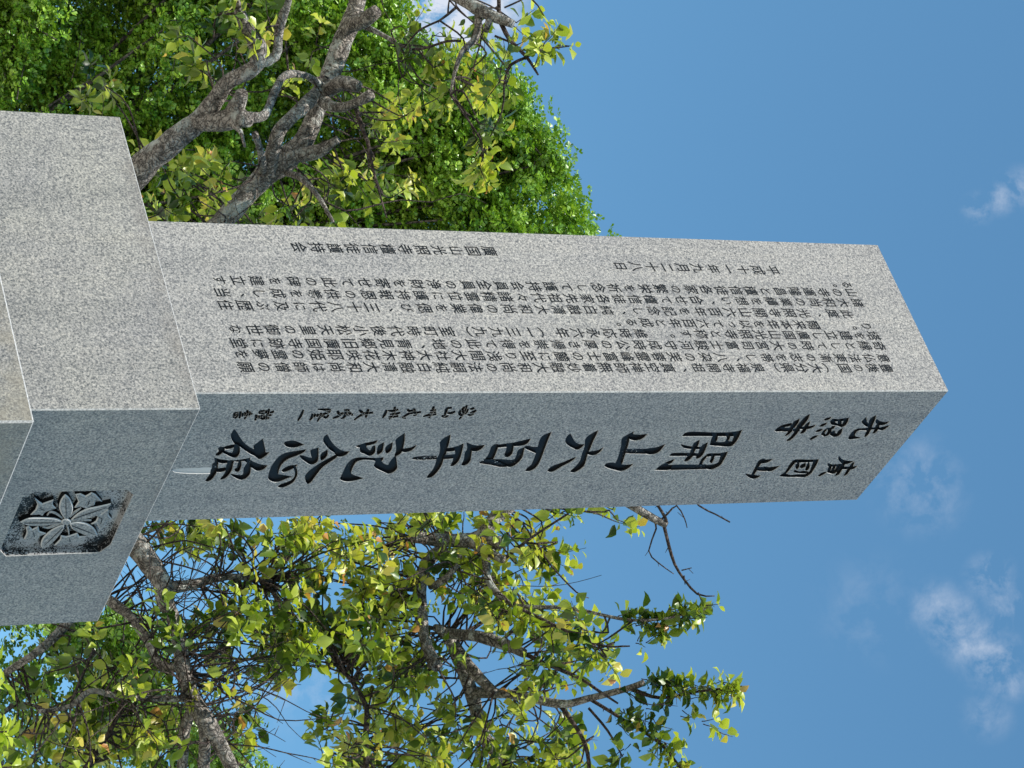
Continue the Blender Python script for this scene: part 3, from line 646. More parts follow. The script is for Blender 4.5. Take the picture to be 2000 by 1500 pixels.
# each limb: (u, v, depth, radius in px)
TRUNKS = [[(-60, 620, 8.6, 42), (100, 490, 8.55, 34), (255, 352, 8.5, 29), (300, 306, 8.45, 26), (340, 272, 8.4, 24), (390, 234, 8.4, 20), (422, 195, 8.35, 17), (445, 160, 8.3, 15), (490, 137, 8.25, 15), (508, 119, 8.2, 14)],
 [(-60, 620, 8.6, 40), (100, 615, 8.7, 34), (300, 550, 8.8, 26), (420, 450, 8.9, 21), (472, 393, 8.9, 20), (518, 343, 8.95, 22), (560, 310, 8.95, 24), (592, 280, 8.95, 20), (614, 232, 9.0, 17), (628, 190, 9.0, 18), (648, 140, 9.05, 20), (675, 70, 9.1, 19), (694, 21, 9.1, 17), (706, -30, 9.1, 16)],
 [(-60, 620, 8.6, 40), (60, 760, 8.5, 33), (160, 930, 8.4, 28), (272, 1076, 8.3, 23), (314, 1133, 8.25, 20), (322, 1172, 8.2, 16), (341, 1214, 8.2, 14), (352, 1262, 8.15, 14), (360, 1317, 8.1, 16), (378, 1368, 8.05, 17), (400, 1405, 8.0, 20), (428, 1450, 8.0, 14), (458, 1512, 7.95, 13), (490, 1600, 7.9, 11)]]
LIMBS = [
 [(505, 119, 8.2, 15), (502, 88, 8.15, 18), (486, 60, 8.1, 13), (470, 26, 8.1, 11), (462, -20, 8.1, 9)],
 [(506, 121, 8.2, 12), (538, 110, 8.2, 10), (546, 55, 8.15, 9), (560, 8, 8.1, 8), (566, -30, 8.1, 8)],
 [(385, 238, 8.4, 19), (430, 236, 8.35, 20), (466, 230, 8.3, 21), (484, 238, 8.25, 12)],
 [(452, 228, 8.35, 17), (464, 205, 8.3, 18), (472, 182, 8.25, 13)],
 [(470, 230, 8.3, 12), (516, 225, 8.4, 9), (535, 183, 8.5, 8), (556, 148, 8.6, 8), (595, 147, 8.8, 7), (628, 168, 8.95, 8)],
 [(522, 338, 8.95, 16), (534, 290, 8.8, 14), (548, 252, 8.75, 14), (594, 207, 8.8, 13), (630, 172, 9.0, 14)],
 [(570, 305, 8.95, 18), (620, 296, 8.9, 13), (660, 272, 8.85, 8)],
 [(624, 190, 8.95, 14), (642, 206, 8.85, 12), (668, 210, 8.8, 10), (698, 200, 8.75, 10), (724, 186, 8.7, 12)],
 [(638, 178, 8.95, 15), (668, 162, 8.85, 15), (700, 168, 8.8, 11)],
 [(684, 48, 9.1, 15), (710, 40, 9.0, 17), (736, 22, 8.95, 13)],
 [(700, 45, 9.1, 8), (735, 62, 9.0, 5), (772, 82, 8.95, 4)],
 [(706, -30, 9.1, 14), (800, -60, 8.9, 13), (880, -14, 8.6, 12), (920, 10, 8.5, 12), (960, 31, 8.45, 12), (1000, 46, 8.4, 9)],
 [(935, 20, 8.5, 8), (930, 72, 8.45, 7), (902, 102, 8.4, 5), (886, 150, 8.4, 3.5), (880, 185, 8.4, 2)],
 [(958, 32, 8.45, 7), (950, 60, 8.4, 6)],
 [(975, 38, 8.45, 5), (998, 78, 8.4, 4.5), (1030, 112, 8.35, 3.5), (1051, 146, 8.3, 2)],
 [(974, 34, 8.45, 5), (978, 10, 8.45, 4), (974, -20, 8.45, 4)],
 [(966, 70, 8.4, 2.5), (1000, 88, 8.4, 2), (1012, 92, 8.4, 1.6)],
 [(1030, 110, 8.35, 3), (1062, 98, 8.3, 2.4), (1112, 90, 8.3, 1.3)],
 [(1028, 112, 8.35, 3), (1000, 126, 8.35, 3.4), (988, 150, 8.35, 3), (984, 172, 8.35, 1.5)],
 [(900, 80, 8.4, 3), (872, 80, 8.4, 2.6), (815, 97, 8.5, 2.6), (770, 85, 8.8, 2.6)],
 [(890, 15, 8.5, 3), (860, 40, 8.5, 2.4), (820, 62, 8.5, 2.2), (790, 92, 8.55, 1.6)],
 [(985, 15, 8.45, 2), (1015, 2, 8.45, 1.8), (1030, -8, 8.45, 1.6)],
 [(1030, -10, 8.4, 2), (1050, 12, 8.4, 1.6), (1062, 32, 8.4, 1)],
 [(694, 205, 8.8, 5), (704, 250, 8.75, 4.5), (716, 275, 8.7, 4), (735, 340, 8.65, 2.5), (755, 425, 8.6, 1.6)],
 [(560, 338, 8.9, 7), (590, 350, 8.8, 6), (622, 385, 8.7, 4.5), (650, 432, 8.6, 3.6)],
 [(455, 240, 8.3, 10), (470, 258, 8.25, 5), (478, 286, 8.2, 3)],
 [(498, 262, 8.5, 7), (510, 300, 8.7, 7), (514, 335, 8.9, 8)],
 # right of the monument
 [(205, 1166, 8.5, 10), (257, 1207, 8.4, 10), (290, 1254, 8.3, 9), (312, 1298, 8.2, 9), (352, 1306, 8.1, 9)],
 [(325, 1150, 8.25, 12), (389, 1138, 8.3, 9), (429, 1127, 8.35, 8), (480, 1128, 8.4, 6), (530, 1135, 8.45, 4)],
 [(372, 1366, 8.05, 7), (290, 1364, 8.0, 6), (235, 1361, 7.95, 6), (176, 1350, 7.9, 6), (139, 1379, 7.9, 5), (75, 1390, 7.9, 4)],
 [(160, 1180, 8.4, 10), (121, 1229, 8.4, 9), (73, 1273, 8.3, 8), (10, 1315, 8.3, 7)],
 [(160, 1510, 8.0, 5), (213, 1427, 8.05, 5), (240, 1371, 8.0, 4)],
 [(183, 1269, 8.2, 3), (158, 1335, 8.1, 3.2), (139, 1372, 7.95, 3)],
 [(384, 1375, 8.05, 14), (362, 1420, 8.1, 11), (355, 1512, 8.1, 10)],
 [(403, 1405, 8.0, 15), (399, 1463, 8.05, 12), (396, 1512, 8.1, 12)],
 [(-60, 620, 8.6, 40), (-140, 1100, 8.9, 34), (50, 1600, 9.2, 28), (500, 1680, 9.3, 22), (880, 1620, 9.3, 17), (967, 1493, 9.3, 14), (945, 1438, 9.25, 13), (930, 1383, 9.2, 13), (919, 1346, 9.15, 14), (893, 1280, 9.1, 13), (872, 1236, 9.05, 12), (850, 1226, 9.0, 8)],
 [(868, 1072, 8.9, 10), (853, 1082, 8.9, 13), (835, 1097, 8.85, 14), (821, 1133, 8.8, 13), (820, 1170, 8.8, 12), (825, 1225, 8.75, 12), (839, 1278, 8.7, 13), (853, 1302, 8.65, 12)],
 [(853, 1080, 8.9, 9), (880, 1077, 8.85, 8), (905, 1087, 8.8, 6)],
 [(840, 1146, 8.8, 6), (870, 1130, 8.75, 6.5), (895, 1102, 8.75, 5)],
 [(100, 640, 8.8, 30), (500, 700, 9.0, 26), (850, 850, 8.95, 20), (985, 975, 8.9, 15), (967, 1012, 8.9, 14), (948, 1038, 8.85, 14), (923, 1054, 8.85, 14), (860, 1054, 8.85, 13), (800, 1048, 8.8, 11)],
 [(923, 1062, 8.8, 11), (950, 1076, 8.75, 10), (983, 1093, 8.7, 8)],
 [(945, 1050, 8.85, 10), (968, 1060, 8.8, 13), (980, 1060, 8.75, 10)],
 [(948, 1075, 8.85, 8), (950, 1105, 8.8, 8), (957, 1140, 8.75, 7), (992, 1177, 8.7, 5), (1025, 1185, 8.65, 4.4), (1113, 1188, 8.6, 4), (1223, 1210, 8.5, 3.2), (1300, 1208, 8.45, 2.4), (1378, 1190, 8.4, 1.4)],
 [(992, 1177, 8.7, 4), (1040, 1203, 8.7, 3.4), (1168, 1256, 8.6, 2.6), (1230, 1262, 8.55, 1.5)],
 [(860, 1236, 9.05, 10), (930, 1243, 8.95, 12), (985, 1258, 8.9, 12), (1024, 1277, 8.85, 9)],
 [(1022, 1276, 8.85, 5), (1077, 1295, 8.8, 4), (1132, 1324, 8.75, 3.6), (1172, 1350, 8.7, 3), (1207, 1374, 8.7, 2)],
 [(890, 1262, 9.1, 11), (915, 1300, 9.0, 12), (945, 1332, 8.95, 11), (965, 1350, 8.9, 9)],
 [(925, 1352, 9.15, 12), (1003, 1357, 9.0, 9), (1095, 1375, 8.9, 8.5), (1150, 1364, 8.85, 7.5), (1223, 1346, 8.8, 7), (1256, 1334, 8.75, 6)],
 [(1230, 1345, 8.8, 5), (1290, 1360, 8.75, 3.5), (1360, 1352, 8.7, 2.6), (1450, 1340, 8.65, 1.2)],
 [(1095, 1377, 8.9, 5), (1132, 1427, 8.85, 4.2), (1146, 1471, 8.8, 4), (1152, 1520, 8.8, 3.6)],
 [(1150, 1383, 8.85, 3), (1187, 1427, 8.8, 2.6), (1216, 1478, 8.75, 1.5)],
 [(1150, 1364, 8.85, 4), (1210, 1400, 8.8, 3.4), (1290, 1450, 8.75, 3), (1345, 1520, 8.7, 2)],
 [(662, 1298, 8.6, 3), (708, 1362, 8.6, 4.5), (717, 1397, 8.6, 5.5), (714, 1445, 8.6, 6), (717, 1520, 8.6, 6)],
 [(500, 700, 9.0, 20), (900, 800, 8.9, 14), (1190, 962, 8.6, 9), (1232, 986, 8.6, 8), (1265, 1006, 8.6, 8), (1303, 1026, 8.6, 7)],
 [(1302, 1022, 8.6, 3.4), (1300, 1008, 8.6, 3.2), (1284, 988, 8.65, 3), (1270, 970, 8.7, 3)],
 [(1288, 1018, 8.6, 2.2), (1306, 1004, 8.6, 2), (1322, 990, 8.6, 1.6), (1336, 1012, 8.6, 1.3), (1342, 1031, 8.6, .9)],
 [(1297, 1027, 8.6, 3.6), (1310, 1082, 8.55, 3.2), (1331, 1118, 8.5, 2.8), (1362, 1157, 8.5, 2.2), (1396, 1164, 8.5, 1)],
 [(1331, 1114, 8.5, 1.4), (1351, 1109, 8.5, .9)], [(1336, 1124, 8.5, 1.4), (1338, 1142, 8.5, .9)], [(1364, 1158, 8.5, 1.6), (1370, 1180, 8.45, 1.2), (1374, 1205, 8.45, .8)],
 [(1277, 1018, 8.6, 2), (1284, 1036, 8.6, 1.8), (1272, 1074, 8.58, 1.6), (1282, 1100, 8.55, 1.4), (1316, 1121, 8.55, .9)],
 [(1330, 950, 8.6, 2.2), (1365, 985, 8.6, 1.8), (1398, 1004, 8.6, 1.6), (1426, 1020, 8.6, 1.6)],
 [(1060, 985, 8.7, 3), (1120, 1000, 8.7, 2.4), (1182, 1000, 8.7, 1.5)],
 [(980, 1095, 8.75, 4), (1040, 1050, 8.7, 3), (1110, 1003, 8.65, 2)],
 [(1050, 1062, 8.7, 2.4), (1080, 1100, 8.65, 2), (1122, 1150, 8.6, 1.6), (1150, 1168, 8.6, .9)],
]
P0 = at(*ROOT)
tree = empty('fruit_tree', (P0[0] + .1, P0[1] + .15, 0), 'old gnarled fruit tree with lichened limbs and bronze tipped leaves spreading behind the monument', 'tree')
SAMP = []
def limb_pts(l): return np.array([[*at(u, v, d), px(d, r)] for u, v, d, r in l])
tm = MB()
g0 = np.array([P0[0] + .1, P0[1] + .15, -.15])
tube(tm, np.array([[*g0, .20], [*(g0 + [0, 0, .3]), .165], [*(g0 * .65 + P0 * .35), .14], [*(g0 * .3 + P0 * .7 + [.05, 0, 0]), .125], [*P0, .10], [*(P0 + [0, 0, .12]), .07]]), .05, 18, .16)
tm.build('trunk', M_BARK, tree)
for l in TRUNKS:
    b_ = MB(); C = tube(b_, limb_pts(l), .022, 16, .17); SAMP.append(C); b_.build('limb', M_BARK, tree)
for l in LIMBS:
    b_ = MB(); rmax = max(q[3] for q in l); P = limb_pts(l)
    if rmax < 6:
        m_ = P[1:-1, :3]; P[1:-1, :3] = m_ + rng.normal(0, .004, m_.shape)
    C = tube(b_, P, .022 if rmax > 6 else .03, 14 if rmax > 6 else 7, .17 if rmax > 6 else .10); SAMP.append(C)
    if rmax < 6:                                            # short spurs along the thin branches
        for q in C[2:-1:2]:
            if rng.random() < .6:
                dd = rng.normal(0, 1, 3); dd /= np.linalg.norm(dd)
                tube(b_, np.array([[*q[:3], max(.0012, q[3] * .5)], [*(q[:3] + dd * rng.uniform(.012, .035)), .001]]), .02, 4, 0)
    b_.build('branch', M_BARK if rmax > 6 else M_TWIG, tree)
S_ALL = np.vstack(SAMP); S_PX = S_ALL[:, :3]

OLD = [(0, (.026, .058, .007)), (.25, (.090, .145, .013)), (.48, (.27, .33, .033)), (.80, (.45, .47, .075)), (.95, (.43, .34, .07)), (1, (.42, .19, .06))]
leaves, twigs = MB(), MB()
WUP = np.array([0, 0, 1.0])
def twig(p, d, length, nleaf, young, dense=1.0, r0=.0022):
    d = d / np.linalg.norm(d); k = 5; pts = [p]
    for i in range(k):
        d = d + rng.normal(0, .12, 3) + WUP * .05; d /= np.linalg.norm(d); pts.append(pts[-1] + d * length / k)
    pts = np.array(pts); R = np.linspace(r0, .0008, k + 1)
    tube(twigs, np.c_[pts, R], .05, 5, 0, False)
    s = np.sort(rng.uniform(.08, 1.0, nleaf)); idx = s * k; i0 = np.clip(idx.astype(int), 0, k - 1); fr = (idx - i0)[:, None]
    B = pts[i0] * (1 - fr) + pts[i0 + 1] * fr; T = pts[i0 + 1] - pts[i0]; T /= np.linalg.norm(T, axis=1)[:, None]
    ang = np.arange(nleaf) * 2.4 + rng.uniform(0, 6) + rng.normal(0, .4, nleaf)
    e1 = np.cross(T, [.31, .2, .9]); e1 /= np.linalg.norm(e1, axis=1)[:, None]; e2 = np.cross(T, e1)
    out_ = e1 * np.cos(ang)[:, None] + e2 * np.sin(ang)[:, None]
    ax = T * rng.uniform(.2, .9, nleaf)[:, None] + out_ - WUP * rng.uniform(-.1, .45, nleaf)[:, None]
    pet = ax / np.linalg.norm(ax, axis=1)[:, None] * rng.uniform(.008, .018, nleaf)[:, None]
    up = T * .5 + WUP * .5 + SUN * .8 + rng.normal(0, .45, (nleaf, 3))
    Lh = rng.uniform(.031, .066, nleaf) * np.where(s > .82, rng.uniform(.45, .85, nleaf), 1)
    tone = np.clip(young * .80 + (s - .45) * .40 + rng.normal(0, .14, nleaf), 0, .93) + np.where(s > .93, .10 * young, 0); tone = np.where(rng.random(nleaf) < .03, rng.uniform(.9, 1, nleaf), tone)
    col = lerp3(OLD, tone) * rng.uniform(.85, 1.15, nleaf)[:, None]
    leaf_batch(leaves, B + pet, ax, up, Lh, Lh * rng.uniform(.62, .84, nleaf), col)
def connect(p):
    dist = np.linalg.norm(S_PX - p, axis=1) + rng.uniform(0, .10, len(S_PX)); j = int(np.argmin(dist))
    if dist[j] < .55 and dist[j] > .03:
        q = S_PX[j]; m_ = (p + q) / 2 + rng.normal(0, .03, 3) + WUP * .02
        tube(twigs, np.array([[*q, .0042], [*m_, .0032], [*p, .0024]]), .04, 5, .1, False)
        return p - q
    return rng.normal(0, 1, 3)
# patches of foliage: centre (u, v), half size, twigs, depth, how young
BLOBS = [(330, 1055, 50, 40, 6, 8.4, .3), (300, 1045, 60, 20, 5, 8.3, .2), (480, 1075, 90, 60, 20, 8.4, .5), (620, 1075, 90, 60, 24, 8.6, .6), (560, 1180, 100, 55, 19, 8.4, .35), (640, 1225, 100, 45, 30, 8.5, .12),
 (700, 1130, 60, 60, 14, 8.6, .5), (770, 1055, 60, 50, 14, 8.7, .7), (760, 1180, 60, 70, 20, 8.6, .6), (800, 1290, 80, 50, 20, 8.6, .5), (890, 1120, 60, 70, 15, 8.8, .35), (960, 1100, 60, 60, 15, 8.8, .6),
 (1035, 1065, 50, 50, 13, 8.7, .65), (985, 1200, 70, 50, 16, 8.7, .5), (1065, 1240, 45, 40, 9, 8.7, .4), (1055, 1320, 70, 40, 12, 8.8, .4), (735, 1325, 60, 36, 18, 8.5, .12), (820, 1400, 90, 45, 17, 8.8, .45),
 (760, 1465, 80, 50, 22, 8.6, .5), (1010, 1430, 80, 55, 20, 9.0, .35), (1090, 1475, 60, 40, 13, 8.9, .55), (900, 1480, 60, 40, 12, 8.9, .35), (430, 1200, 70, 45, 11, 8.2, .25), (500, 1290, 80, 50, 14, 8.2, .45), (380, 1250, 60, 50, 7, 8.1, .3),
 (560, 1265, 60, 40, 10, 8.4, .4), (420, 1420, 60, 50, 7, 8.0, .3), (290, 1400, 70, 50, 8, 8.0, .4), (130, 1290, 90, 40, 9, 8.2, .3), (170, 1440, 110, 60, 24, 8.0, .5), (70, 1420, 60, 60, 9, 8.0, .4), (100, 1480, 90, 30, 10, 7.9, .5), (240, 1320, 50, 40, 6, 8.0, .25),
 (655, 1455, 45, 50, 13, 8.6, .5), (1130, 1212, 14, 18, 4, 8.55, .25), (1200, 1005, 14, 12, 3, 8.7, .45), (1070, 1003, 40, 14, 5, 8.7, .6), (1150, 1250, 36, 22, 5, 8.6, .5), (1175, 1268, 25, 10, 4, 8.55, .45), (860, 1020, 80, 25, 10, 8.8, .45), (930, 1150, 60, 40, 8, 8.7, .4), (690, 1270, 60, 30, 12, 8.5, .3),
 (480, 1600, 110, 70, 16, 9.2, .4), (700, 1620, 110, 70, 18, 9.2, .4), (900, 1600, 90, 70, 16, 9.2, .45), (250, 1600, 120, 70, 12, 9.0, .4), (1000, 1540, 70, 40, 10, 9.2, .4),
 # left of the monument
 (480, -60, 70, 50, 12, 8.2, .5), (700, -90, 90, 50, 12, 9.0, .5), (850, -70, 60, 50, 8, 8.7, .4),
 (165, 165, 42, 32, 6, 8.85, 0.5), (130, 190, 40, 18, 3, 8.85, 0.35), (400, 95, 45, 45, 6, 8.3, 0.45), (460, 45, 40, 40, 4, 8.2, 0.5), (515, 60, 34, 34, 6, 8.1, 0.75), (385, 165, 34, 26, 3, 8.75, 0.35), (330, 330, 42, 36, 7, 8.95, 0.65), (375, 360, 40, 40, 7, 8.95, 0.55),
 (310, 410, 30, 20, 5, 8.95, 0.6), (400, 412, 50, 24, 6, 9.05, 0.6), (480, 425, 60, 18, 5, 9.05, 0.6), (530, 405, 50, 28, 5, 9.05, 0.5), (445, 340, 30, 30, 4, 9.05, 0.7), (650, 395, 60, 30, 6, 9.05, 0.55), (690, 330, 50, 40, 7, 9.05, 0.5), (740, 270, 36, 46, 8, 9.15, 0.85), (760, 205, 50, 40, 5, 8.8, 0.6),
 (640, 90, 40, 40, 2, 9.1, 0.5), (800, 180, 45, 36, 5, 8.7, 0.6), (880, 165, 36, 30, 6, 8.5, 0.75), (820, 55, 40, 34, 4, 8.7, 0.3), (905, 50, 36, 26, 4, 8.6, 0.4), (860, 105, 40, 26, 4, 8.5, 0.4), (930, 105, 26, 36, 4, 8.5, 0.4), (985, 180, 20, 30, 4, 8.45, 0.25), (940, 255, 16, 16, 2, 8.5, 0.4),
 (936, 305, 14, 26, 4, 8.5, 0.8), (1060, 96, 34, 12, 3, 8.4, 0.5), (700, 205, 40, 36, 3, 9.15, 0.55), (755, 375, 18, 18, 2, 9.05, 0.8), (530, 185, 26, 18, 2, 8.95, 0.95), (600, 340, 40, 40, 3, 9.15, 0.5), (560, 420, 30, 15, 2, 9.05, 0.5), (790, 110, 30, 24, 2, 8.8, 0.5), (1010, 40, 30, 30, 2, 8.5, 0.5)]
for u, v, ru, rv, n, d, yg in BLOBS:
    if v < 1000: n = max(2, round(n * .68))
    if v > 1000: yg += .10; n = max(2, round(n * .95)); d += .22 if (u > 680 and u < 1100) else .08
    for i in range(n):
        a = rng.uniform(0, 2 * math.pi); rr = math.sqrt(rng.random())
        p = at(u + ru * rr * math.cos(a), v + rv * rr * math.sin(a), d + rng.uniform(-.35, .35))
        dv = connect(p); dv = dv / (np.linalg.norm(dv) + 1e-9) * .5 + WUP * rng.uniform(-.1, .7) + rng.normal(0, .5, 3)
        twig(p, dv, rng.uniform(.07, .17), int(rng.integers(9, 17)), float(np.clip(yg + rng.normal(0, .27), 0, 1)))
# leafy shoots that stand out against the sky
def shoot(P, n, spread, yg0, yg1):
    P = limb_pts([(*q, 2) for q in P]); C = catmull(P, .01)[:, :3]; k = len(C)
    for i in range(n):
        s = i / (n - 1); p = C[min(k - 1, int(s * (k - 1)))] + rng.normal(0, spread * (.4 + .6 * (1 - s)), 3)
        tg = C[min(k - 1, int(s * (k - 1)) + 1)] - C[max(0, int(s * (k - 1)) - 1)]
        twig(p, tg / np.linalg.norm(tg) + rng.normal(0, .35, 3), rng.uniform(.04, .08), int(rng.integers(4, 7)), yg0 + (yg1 - yg0) * s)
shoot([(1205, 1216, 8.5), (1260, 1214, 8.5), (1320, 1204, 8.45), (1375, 1186, 8.4)], 26, .026, .12, .45)
shoot([(1240, 1262, 8.55), (1275, 1240, 8.5), (1310, 1222, 8.5)], 7, .012, .4, .7)
shoot([(1255, 1325, 8.75), (1300, 1345, 8.7), (1370, 1340, 8.7), (1430, 1350, 8.65)], 34, .032, .12, .7)
shoot([(1200, 1370, 8.8), (1240, 1405, 8.75), (1290, 1455, 8.75), (1330, 1505, 8.7)], 30, .036, .15, .6)
shoot([(1230, 1440, 8.8), (1210, 1470, 8.75), (1190, 1510, 8.75)], 8, .03, .4, .6)
shoot([(1330, 1395, 8.7), (1370, 1410, 8.65), (1400, 1425, 8.65)], 5, .012, .6, .8)
shoot([(1030, 110, 8.35), (1058, 98, 8.3), (1090, 92, 8.3)], 6, .014, .2, .8)
shoot([(930, 255, 8.4), (936, 290, 8.4), (936, 335, 8.4)], 9, .014, .35, .9)
# long bare whips and a tangle of dead twigs
for i in range(170):
    j = int(rng.integers(len(S_PX)))
    for _ in range(40):
        j = int(rng.integers(len(S_PX))); q = S_PX[j]; dd = q - CAM; dep = dd @ Fw; uu = 1000 + FPX * (dd @ Up) / dep; vv = 750 + FPX * (dd @ Rt) / dep
        if S_ALL[j, 3] > .006 and ((180 < uu < 700 and 1030 < vv < 1450) or (i % 3 == 0 and 0 < uu < 900)): break
    d = rng.normal(0, .6, 3) + WUP * .7; ln = rng.uniform(.25, .7); p = S_PX[j]; pts = [p]
    for k in range(6):
        d = d / np.linalg.norm(d) + rng.normal(0, .27, 3); pts.append(pts[-1] + d / np.linalg.norm(d) * ln / 6)
    pts = np.array(pts); R = np.linspace(rng.uniform(.002, .0048), .001, 7); C = tube(twigs, np.c_[pts, R], .04, 5, .1, False)
    for q in C[2::2]:
        if rng.random() < .55:
            e = rng.normal(0, 1, 3); e /= np.linalg.norm(e); tube(twigs, np.array([[*q[:3], .0018], [*(q[:3] + e * rng.uniform(.015, .11)), .0008]]), .04, 4, 0, False)
# hanging threads of old creeper
for (u0, v0), (u1, v1) in (((945, 60), (950, 300)), ((938, 70), (946, 250)), ((983, 78), (985, 128)), ((992, 80), (990, 128)), ((160, 60), (138, 160)), ((200, 185), (198, 230))):
    tube(twigs, np.array([[*at(u0, v0, 8.4), .0012], [*at((u0 + u1) / 2 + 3, (v0 + v1) / 2, 8.4), .0012], [*at(u1, v1, 8.4), .0010]]), .05, 4, 0, False)
twigs.build('twigs', M_TWIG, tree)
leaves.build('foliage', M_LEAF, tree)

# ------------------------------------------------------------------ trees farther back
GREEN = [(0, (.040, .105, .009)), (.45, (.135, .270, .019)), (1, (.28, .41, .045))]
def inside(poly, u, v):
    c = np.zeros(len(u), bool); j = len(poly) - 1
    for i in range(len(poly)):
        (x0, y0), (x1, y1) = poly[i], poly[j]
        hit = ((y0 > v) != (y1 > v)); c ^= hit & (u < (x1 - x0) * (v - y0) / (y1 - y0 + 1e-12) + x0); j = i
    return c
def fan_tree(name, label, poly, depth, thick, n_clump, leaf, base_uv, top_uv, per=26, dull=1.0):
    us = [p[0] for p in poly]; vs = [p[1] for p in poly]
    cu, cv = [], []
    while len(cu) < n_clump:
        u = rng.uniform(min(us), max(us), 400); v = rng.uniform(min(vs), max(vs), 400); m = inside(poly, u, v)
        cu += u[m].tolist(); cv += v[m].tolist()
    cu, cv = cu[:n_clump - 330], cv[:n_clump - 330]
    for i in range(330):                                   # a full outline
        (x0, y0), (x1, y1) = poly[i % len(poly)], poly[(i + 1) % len(poly)]; k = rng.random(); cu.append(x0 + (x1 - x0) * k + rng.normal(0, 5)); cv.append(y0 + (y1 - y0) * k + rng.normal(0, 5))
    cu, cv = np.array(cu), np.array(cv)
    # the crown bulges: clumps sit on an uneven front surface, fewer of them deeper inside
    hill = np.array([mnoise.noise(Vector((a * .006, b * .006, 3.1))) + .6 * mnoise.noise(Vector((a * .017, b * .017, 9.2))) for a, b in zip(cu, cv)])
    lay = rng.random(n_clump); dd = depth - hill * thick * .22 + np.where(lay < .62, rng.exponential(.07 * thick, n_clump), rng.uniform(0, thick, n_clump))
    cen = np.array([at(a, b, c) for a, b, c in zip(cu, cv, dd)])
    # keep gaps between clumps: drop where a coarse noise is low
    gap = np.array([mnoise.noise(Vector(c * .85)) + .5 * mnoise.noise(Vector(c * 1.9)) for c in cen]); keep = (gap > -.20) | (lay >= .62) | (rng.random(n_clump) < .12)
    cen = cen[keep]
    root = empty(name, (0, 0, 0), label, 'tree')
    b0 = at(*base_uv); t0 = at(*top_uv); b0 = np.array([b0[0], b0[1], 0]); root.location = Vector(b0)
    tr = MB(); h = t0 - b0
    tube(tr, np.array([[*(b0 - [0, 0, .3]), .42], [*(b0 + h * .2), .33], [*(b0 + h * .45 + [.1, 0, 0]), .24], [*(b0 + h * .75), .13], [*(b0 + h * .97), .04]]), .5, 12, .1)
    br = tr; lv = MB(); rs, rad = [], []
    for c in cen:
        if rng.random() < .03:
            hz = np.linalg.norm((c - b0)[:2]); zz = max(1.0, c[2] - .55 * hz - .3); k = np.clip(zz / max(h[2], 1), .05, .95); q = b0 + h * k
            tube(br, np.array([[*q, .06], [*((q + c) / 2 + WUP * .12 * hz * .3), .04], [*c, .012]]), .6, 5, .1, False)
        # leafy shoot: rosettes strung along a short twig
        ax = rng.normal(0, 1, 3) + WUP * .9 + (c - (b0 + h * .6)) * .08; ax /= np.linalg.norm(ax); ln = rng.uniform(.3, .7)
        s = rng.uniform(-.5, .5, per); rs.append(c + np.outer(s * ln, ax) + rng.normal(0, .11, (per, 3))); rad.append(np.repeat(rng.uniform(0, 1), per))
        if rng.random() < .15: tube(br, np.array([[*(c - ax * ln * .5), .010], [*c, .008], [*(c + ax * ln * .5), .004]]), .3, 4, 0, False)
    tr.build('trunk', M_BARK2, root)
    Rs = np.vstack(rs); tn = np.concatenate(rad); m = 5; n = len(Rs) * m
    B = np.repeat(Rs, m, 0); ang = np.tile(np.arange(m) * 2 * math.pi / m, len(Rs)) + np.repeat(rng.uniform(0, 6, len(Rs)), m)
    T = np.repeat(rng.normal(0, .6, (len(Rs), 3)) + WUP * .4 + SUN * .9, m, 0); T /= np.linalg.norm(T, axis=1)[:, None]
    e1 = np.cross(T, [.3, .2, .9]); e1 /= np.linalg.norm(e1, axis=1)[:, None]; e2 = np.cross(T, e1)
    o_ = e1 * np.cos(ang)[:, None] + e2 * np.sin(ang)[:, None]; ax = o_ + T * rng.uniform(.1, .8, n)[:, None] - WUP * rng.uniform(0, .4, n)[:, None]
    Lh = leaf * rng.uniform(.75, 1.25, n)
    col = dull * lerp3(GREEN, np.clip(np.repeat(tn, m) * .5 + rng.normal(.28, .2, n), 0, 1))
    leaf_batch(lv, B + ax / np.linalg.norm(ax, axis=1)[:, None] * leaf * .25, ax, T + rng.normal(0, .3, (n, 3)), Lh, Lh * rng.uniform(1.0, 1.35, n), col, 'fan')
    lv.build('crown', M_GINK, root, smooth=False)
    return root
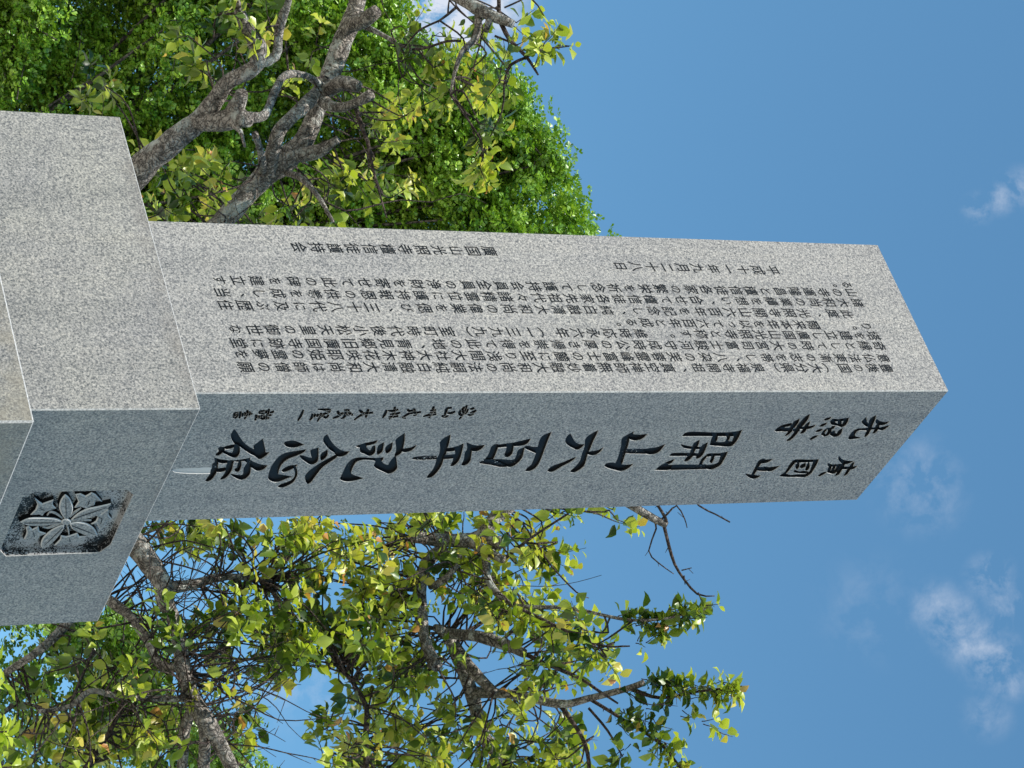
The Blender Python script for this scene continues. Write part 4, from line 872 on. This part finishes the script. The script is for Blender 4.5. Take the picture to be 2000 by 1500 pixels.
fan_tree('ginkgo_tree', 'tall dense bright green tree filling the background left of the pillar as seen upright', [(-180, -220), (640, -200), (734, -60), (764, 10), (754, 50), (774, 100), (819, 112), (816, 140), (904, 138), (974, 150), (1006, 194), (1010, 249), (989, 269), (1059, 278), (1026, 302), (1096, 334), (1079, 369), (1119, 396), (1086, 419), (1139, 449), (1189, 560), (1104, 660), (834, 790), (520, 900), (240, 960), (60, 985), (-180, 1000)],
         31.0, 6.0, 6000, .058, (-300, 450, 34), (1150, 520, 33.5), per=20)
fan_tree('ginkgo_tree', 'pale green loose tree beyond the thicket of twigs beside the bright shrub', [(-180, 1150), (30, 1190), (190, 1225), (255, 1250), (265, 1310), (190, 1360), (230, 1400), (300, 1400), (400, 1450), (440, 1510), (560, 1600), (640, 1750), (-180, 1750)],
         24.0, 4.5, 620, .056, (-300, 1600, 26), (500, 1600, 25.5), per=14, dull=.72)

# ------------------------------------------------------------------ bright shrub in the corner
c0 = at(-40, 1420, 7.2)
sh = empty('broadleaf_shrub', (c0[0], c0[1], 0), 'tall shrub with glossy yellow green pointed leaves in the corner below the fruit tree', 'shrub')
sm, sl = MB(), MB()
for i in range(40):
    v = rng.uniform(1290, 1540); u = rng.uniform(-110, 8 + (v - 1290) * .11); tip = at(u, v, 7.2 + rng.uniform(-.25, .25)); g_ = np.array([c0[0] + rng.uniform(-.08, .08), c0[1] + rng.uniform(-.08, .08), -.05])
    mid = g_ * .4 + tip * .6; mid[:2] = c0[:2] * .5 + tip[:2] * .5
    tube(sm, np.array([[*g_, .014], [*mid, .009], [*tip, .003]]), .12, 6, .08, False)
    n = 15; s = rng.uniform(0, 1, n); B = mid * (1 - s[:, None]) * .35 + tip * (.65 + .35 * s[:, None]); B = tip + (mid - tip) * (1 - s[:, None]) * .16
    a = rng.uniform(0, 6.28, n); ax = np.c_[np.cos(a), np.sin(a), rng.uniform(.1, 1.2, n)]
    col = lerp3([(0, (.12, .20, .02)), (.6, (.30, .40, .04)), (1, (.42, .48, .07))], np.clip(s * .6 + rng.normal(.3, .2, n), 0, 1))
    Lh = rng.uniform(.05, .085, n); leaf_batch(sl, B, ax, WUP + SUN * .4 + rng.normal(0, .4, (n, 3)), Lh, Lh * rng.uniform(.36, .46, n), col, 'lance')
sm.build('stems', M_TWIG, sh); sl.build('foliage', M_SHRUB, sh)
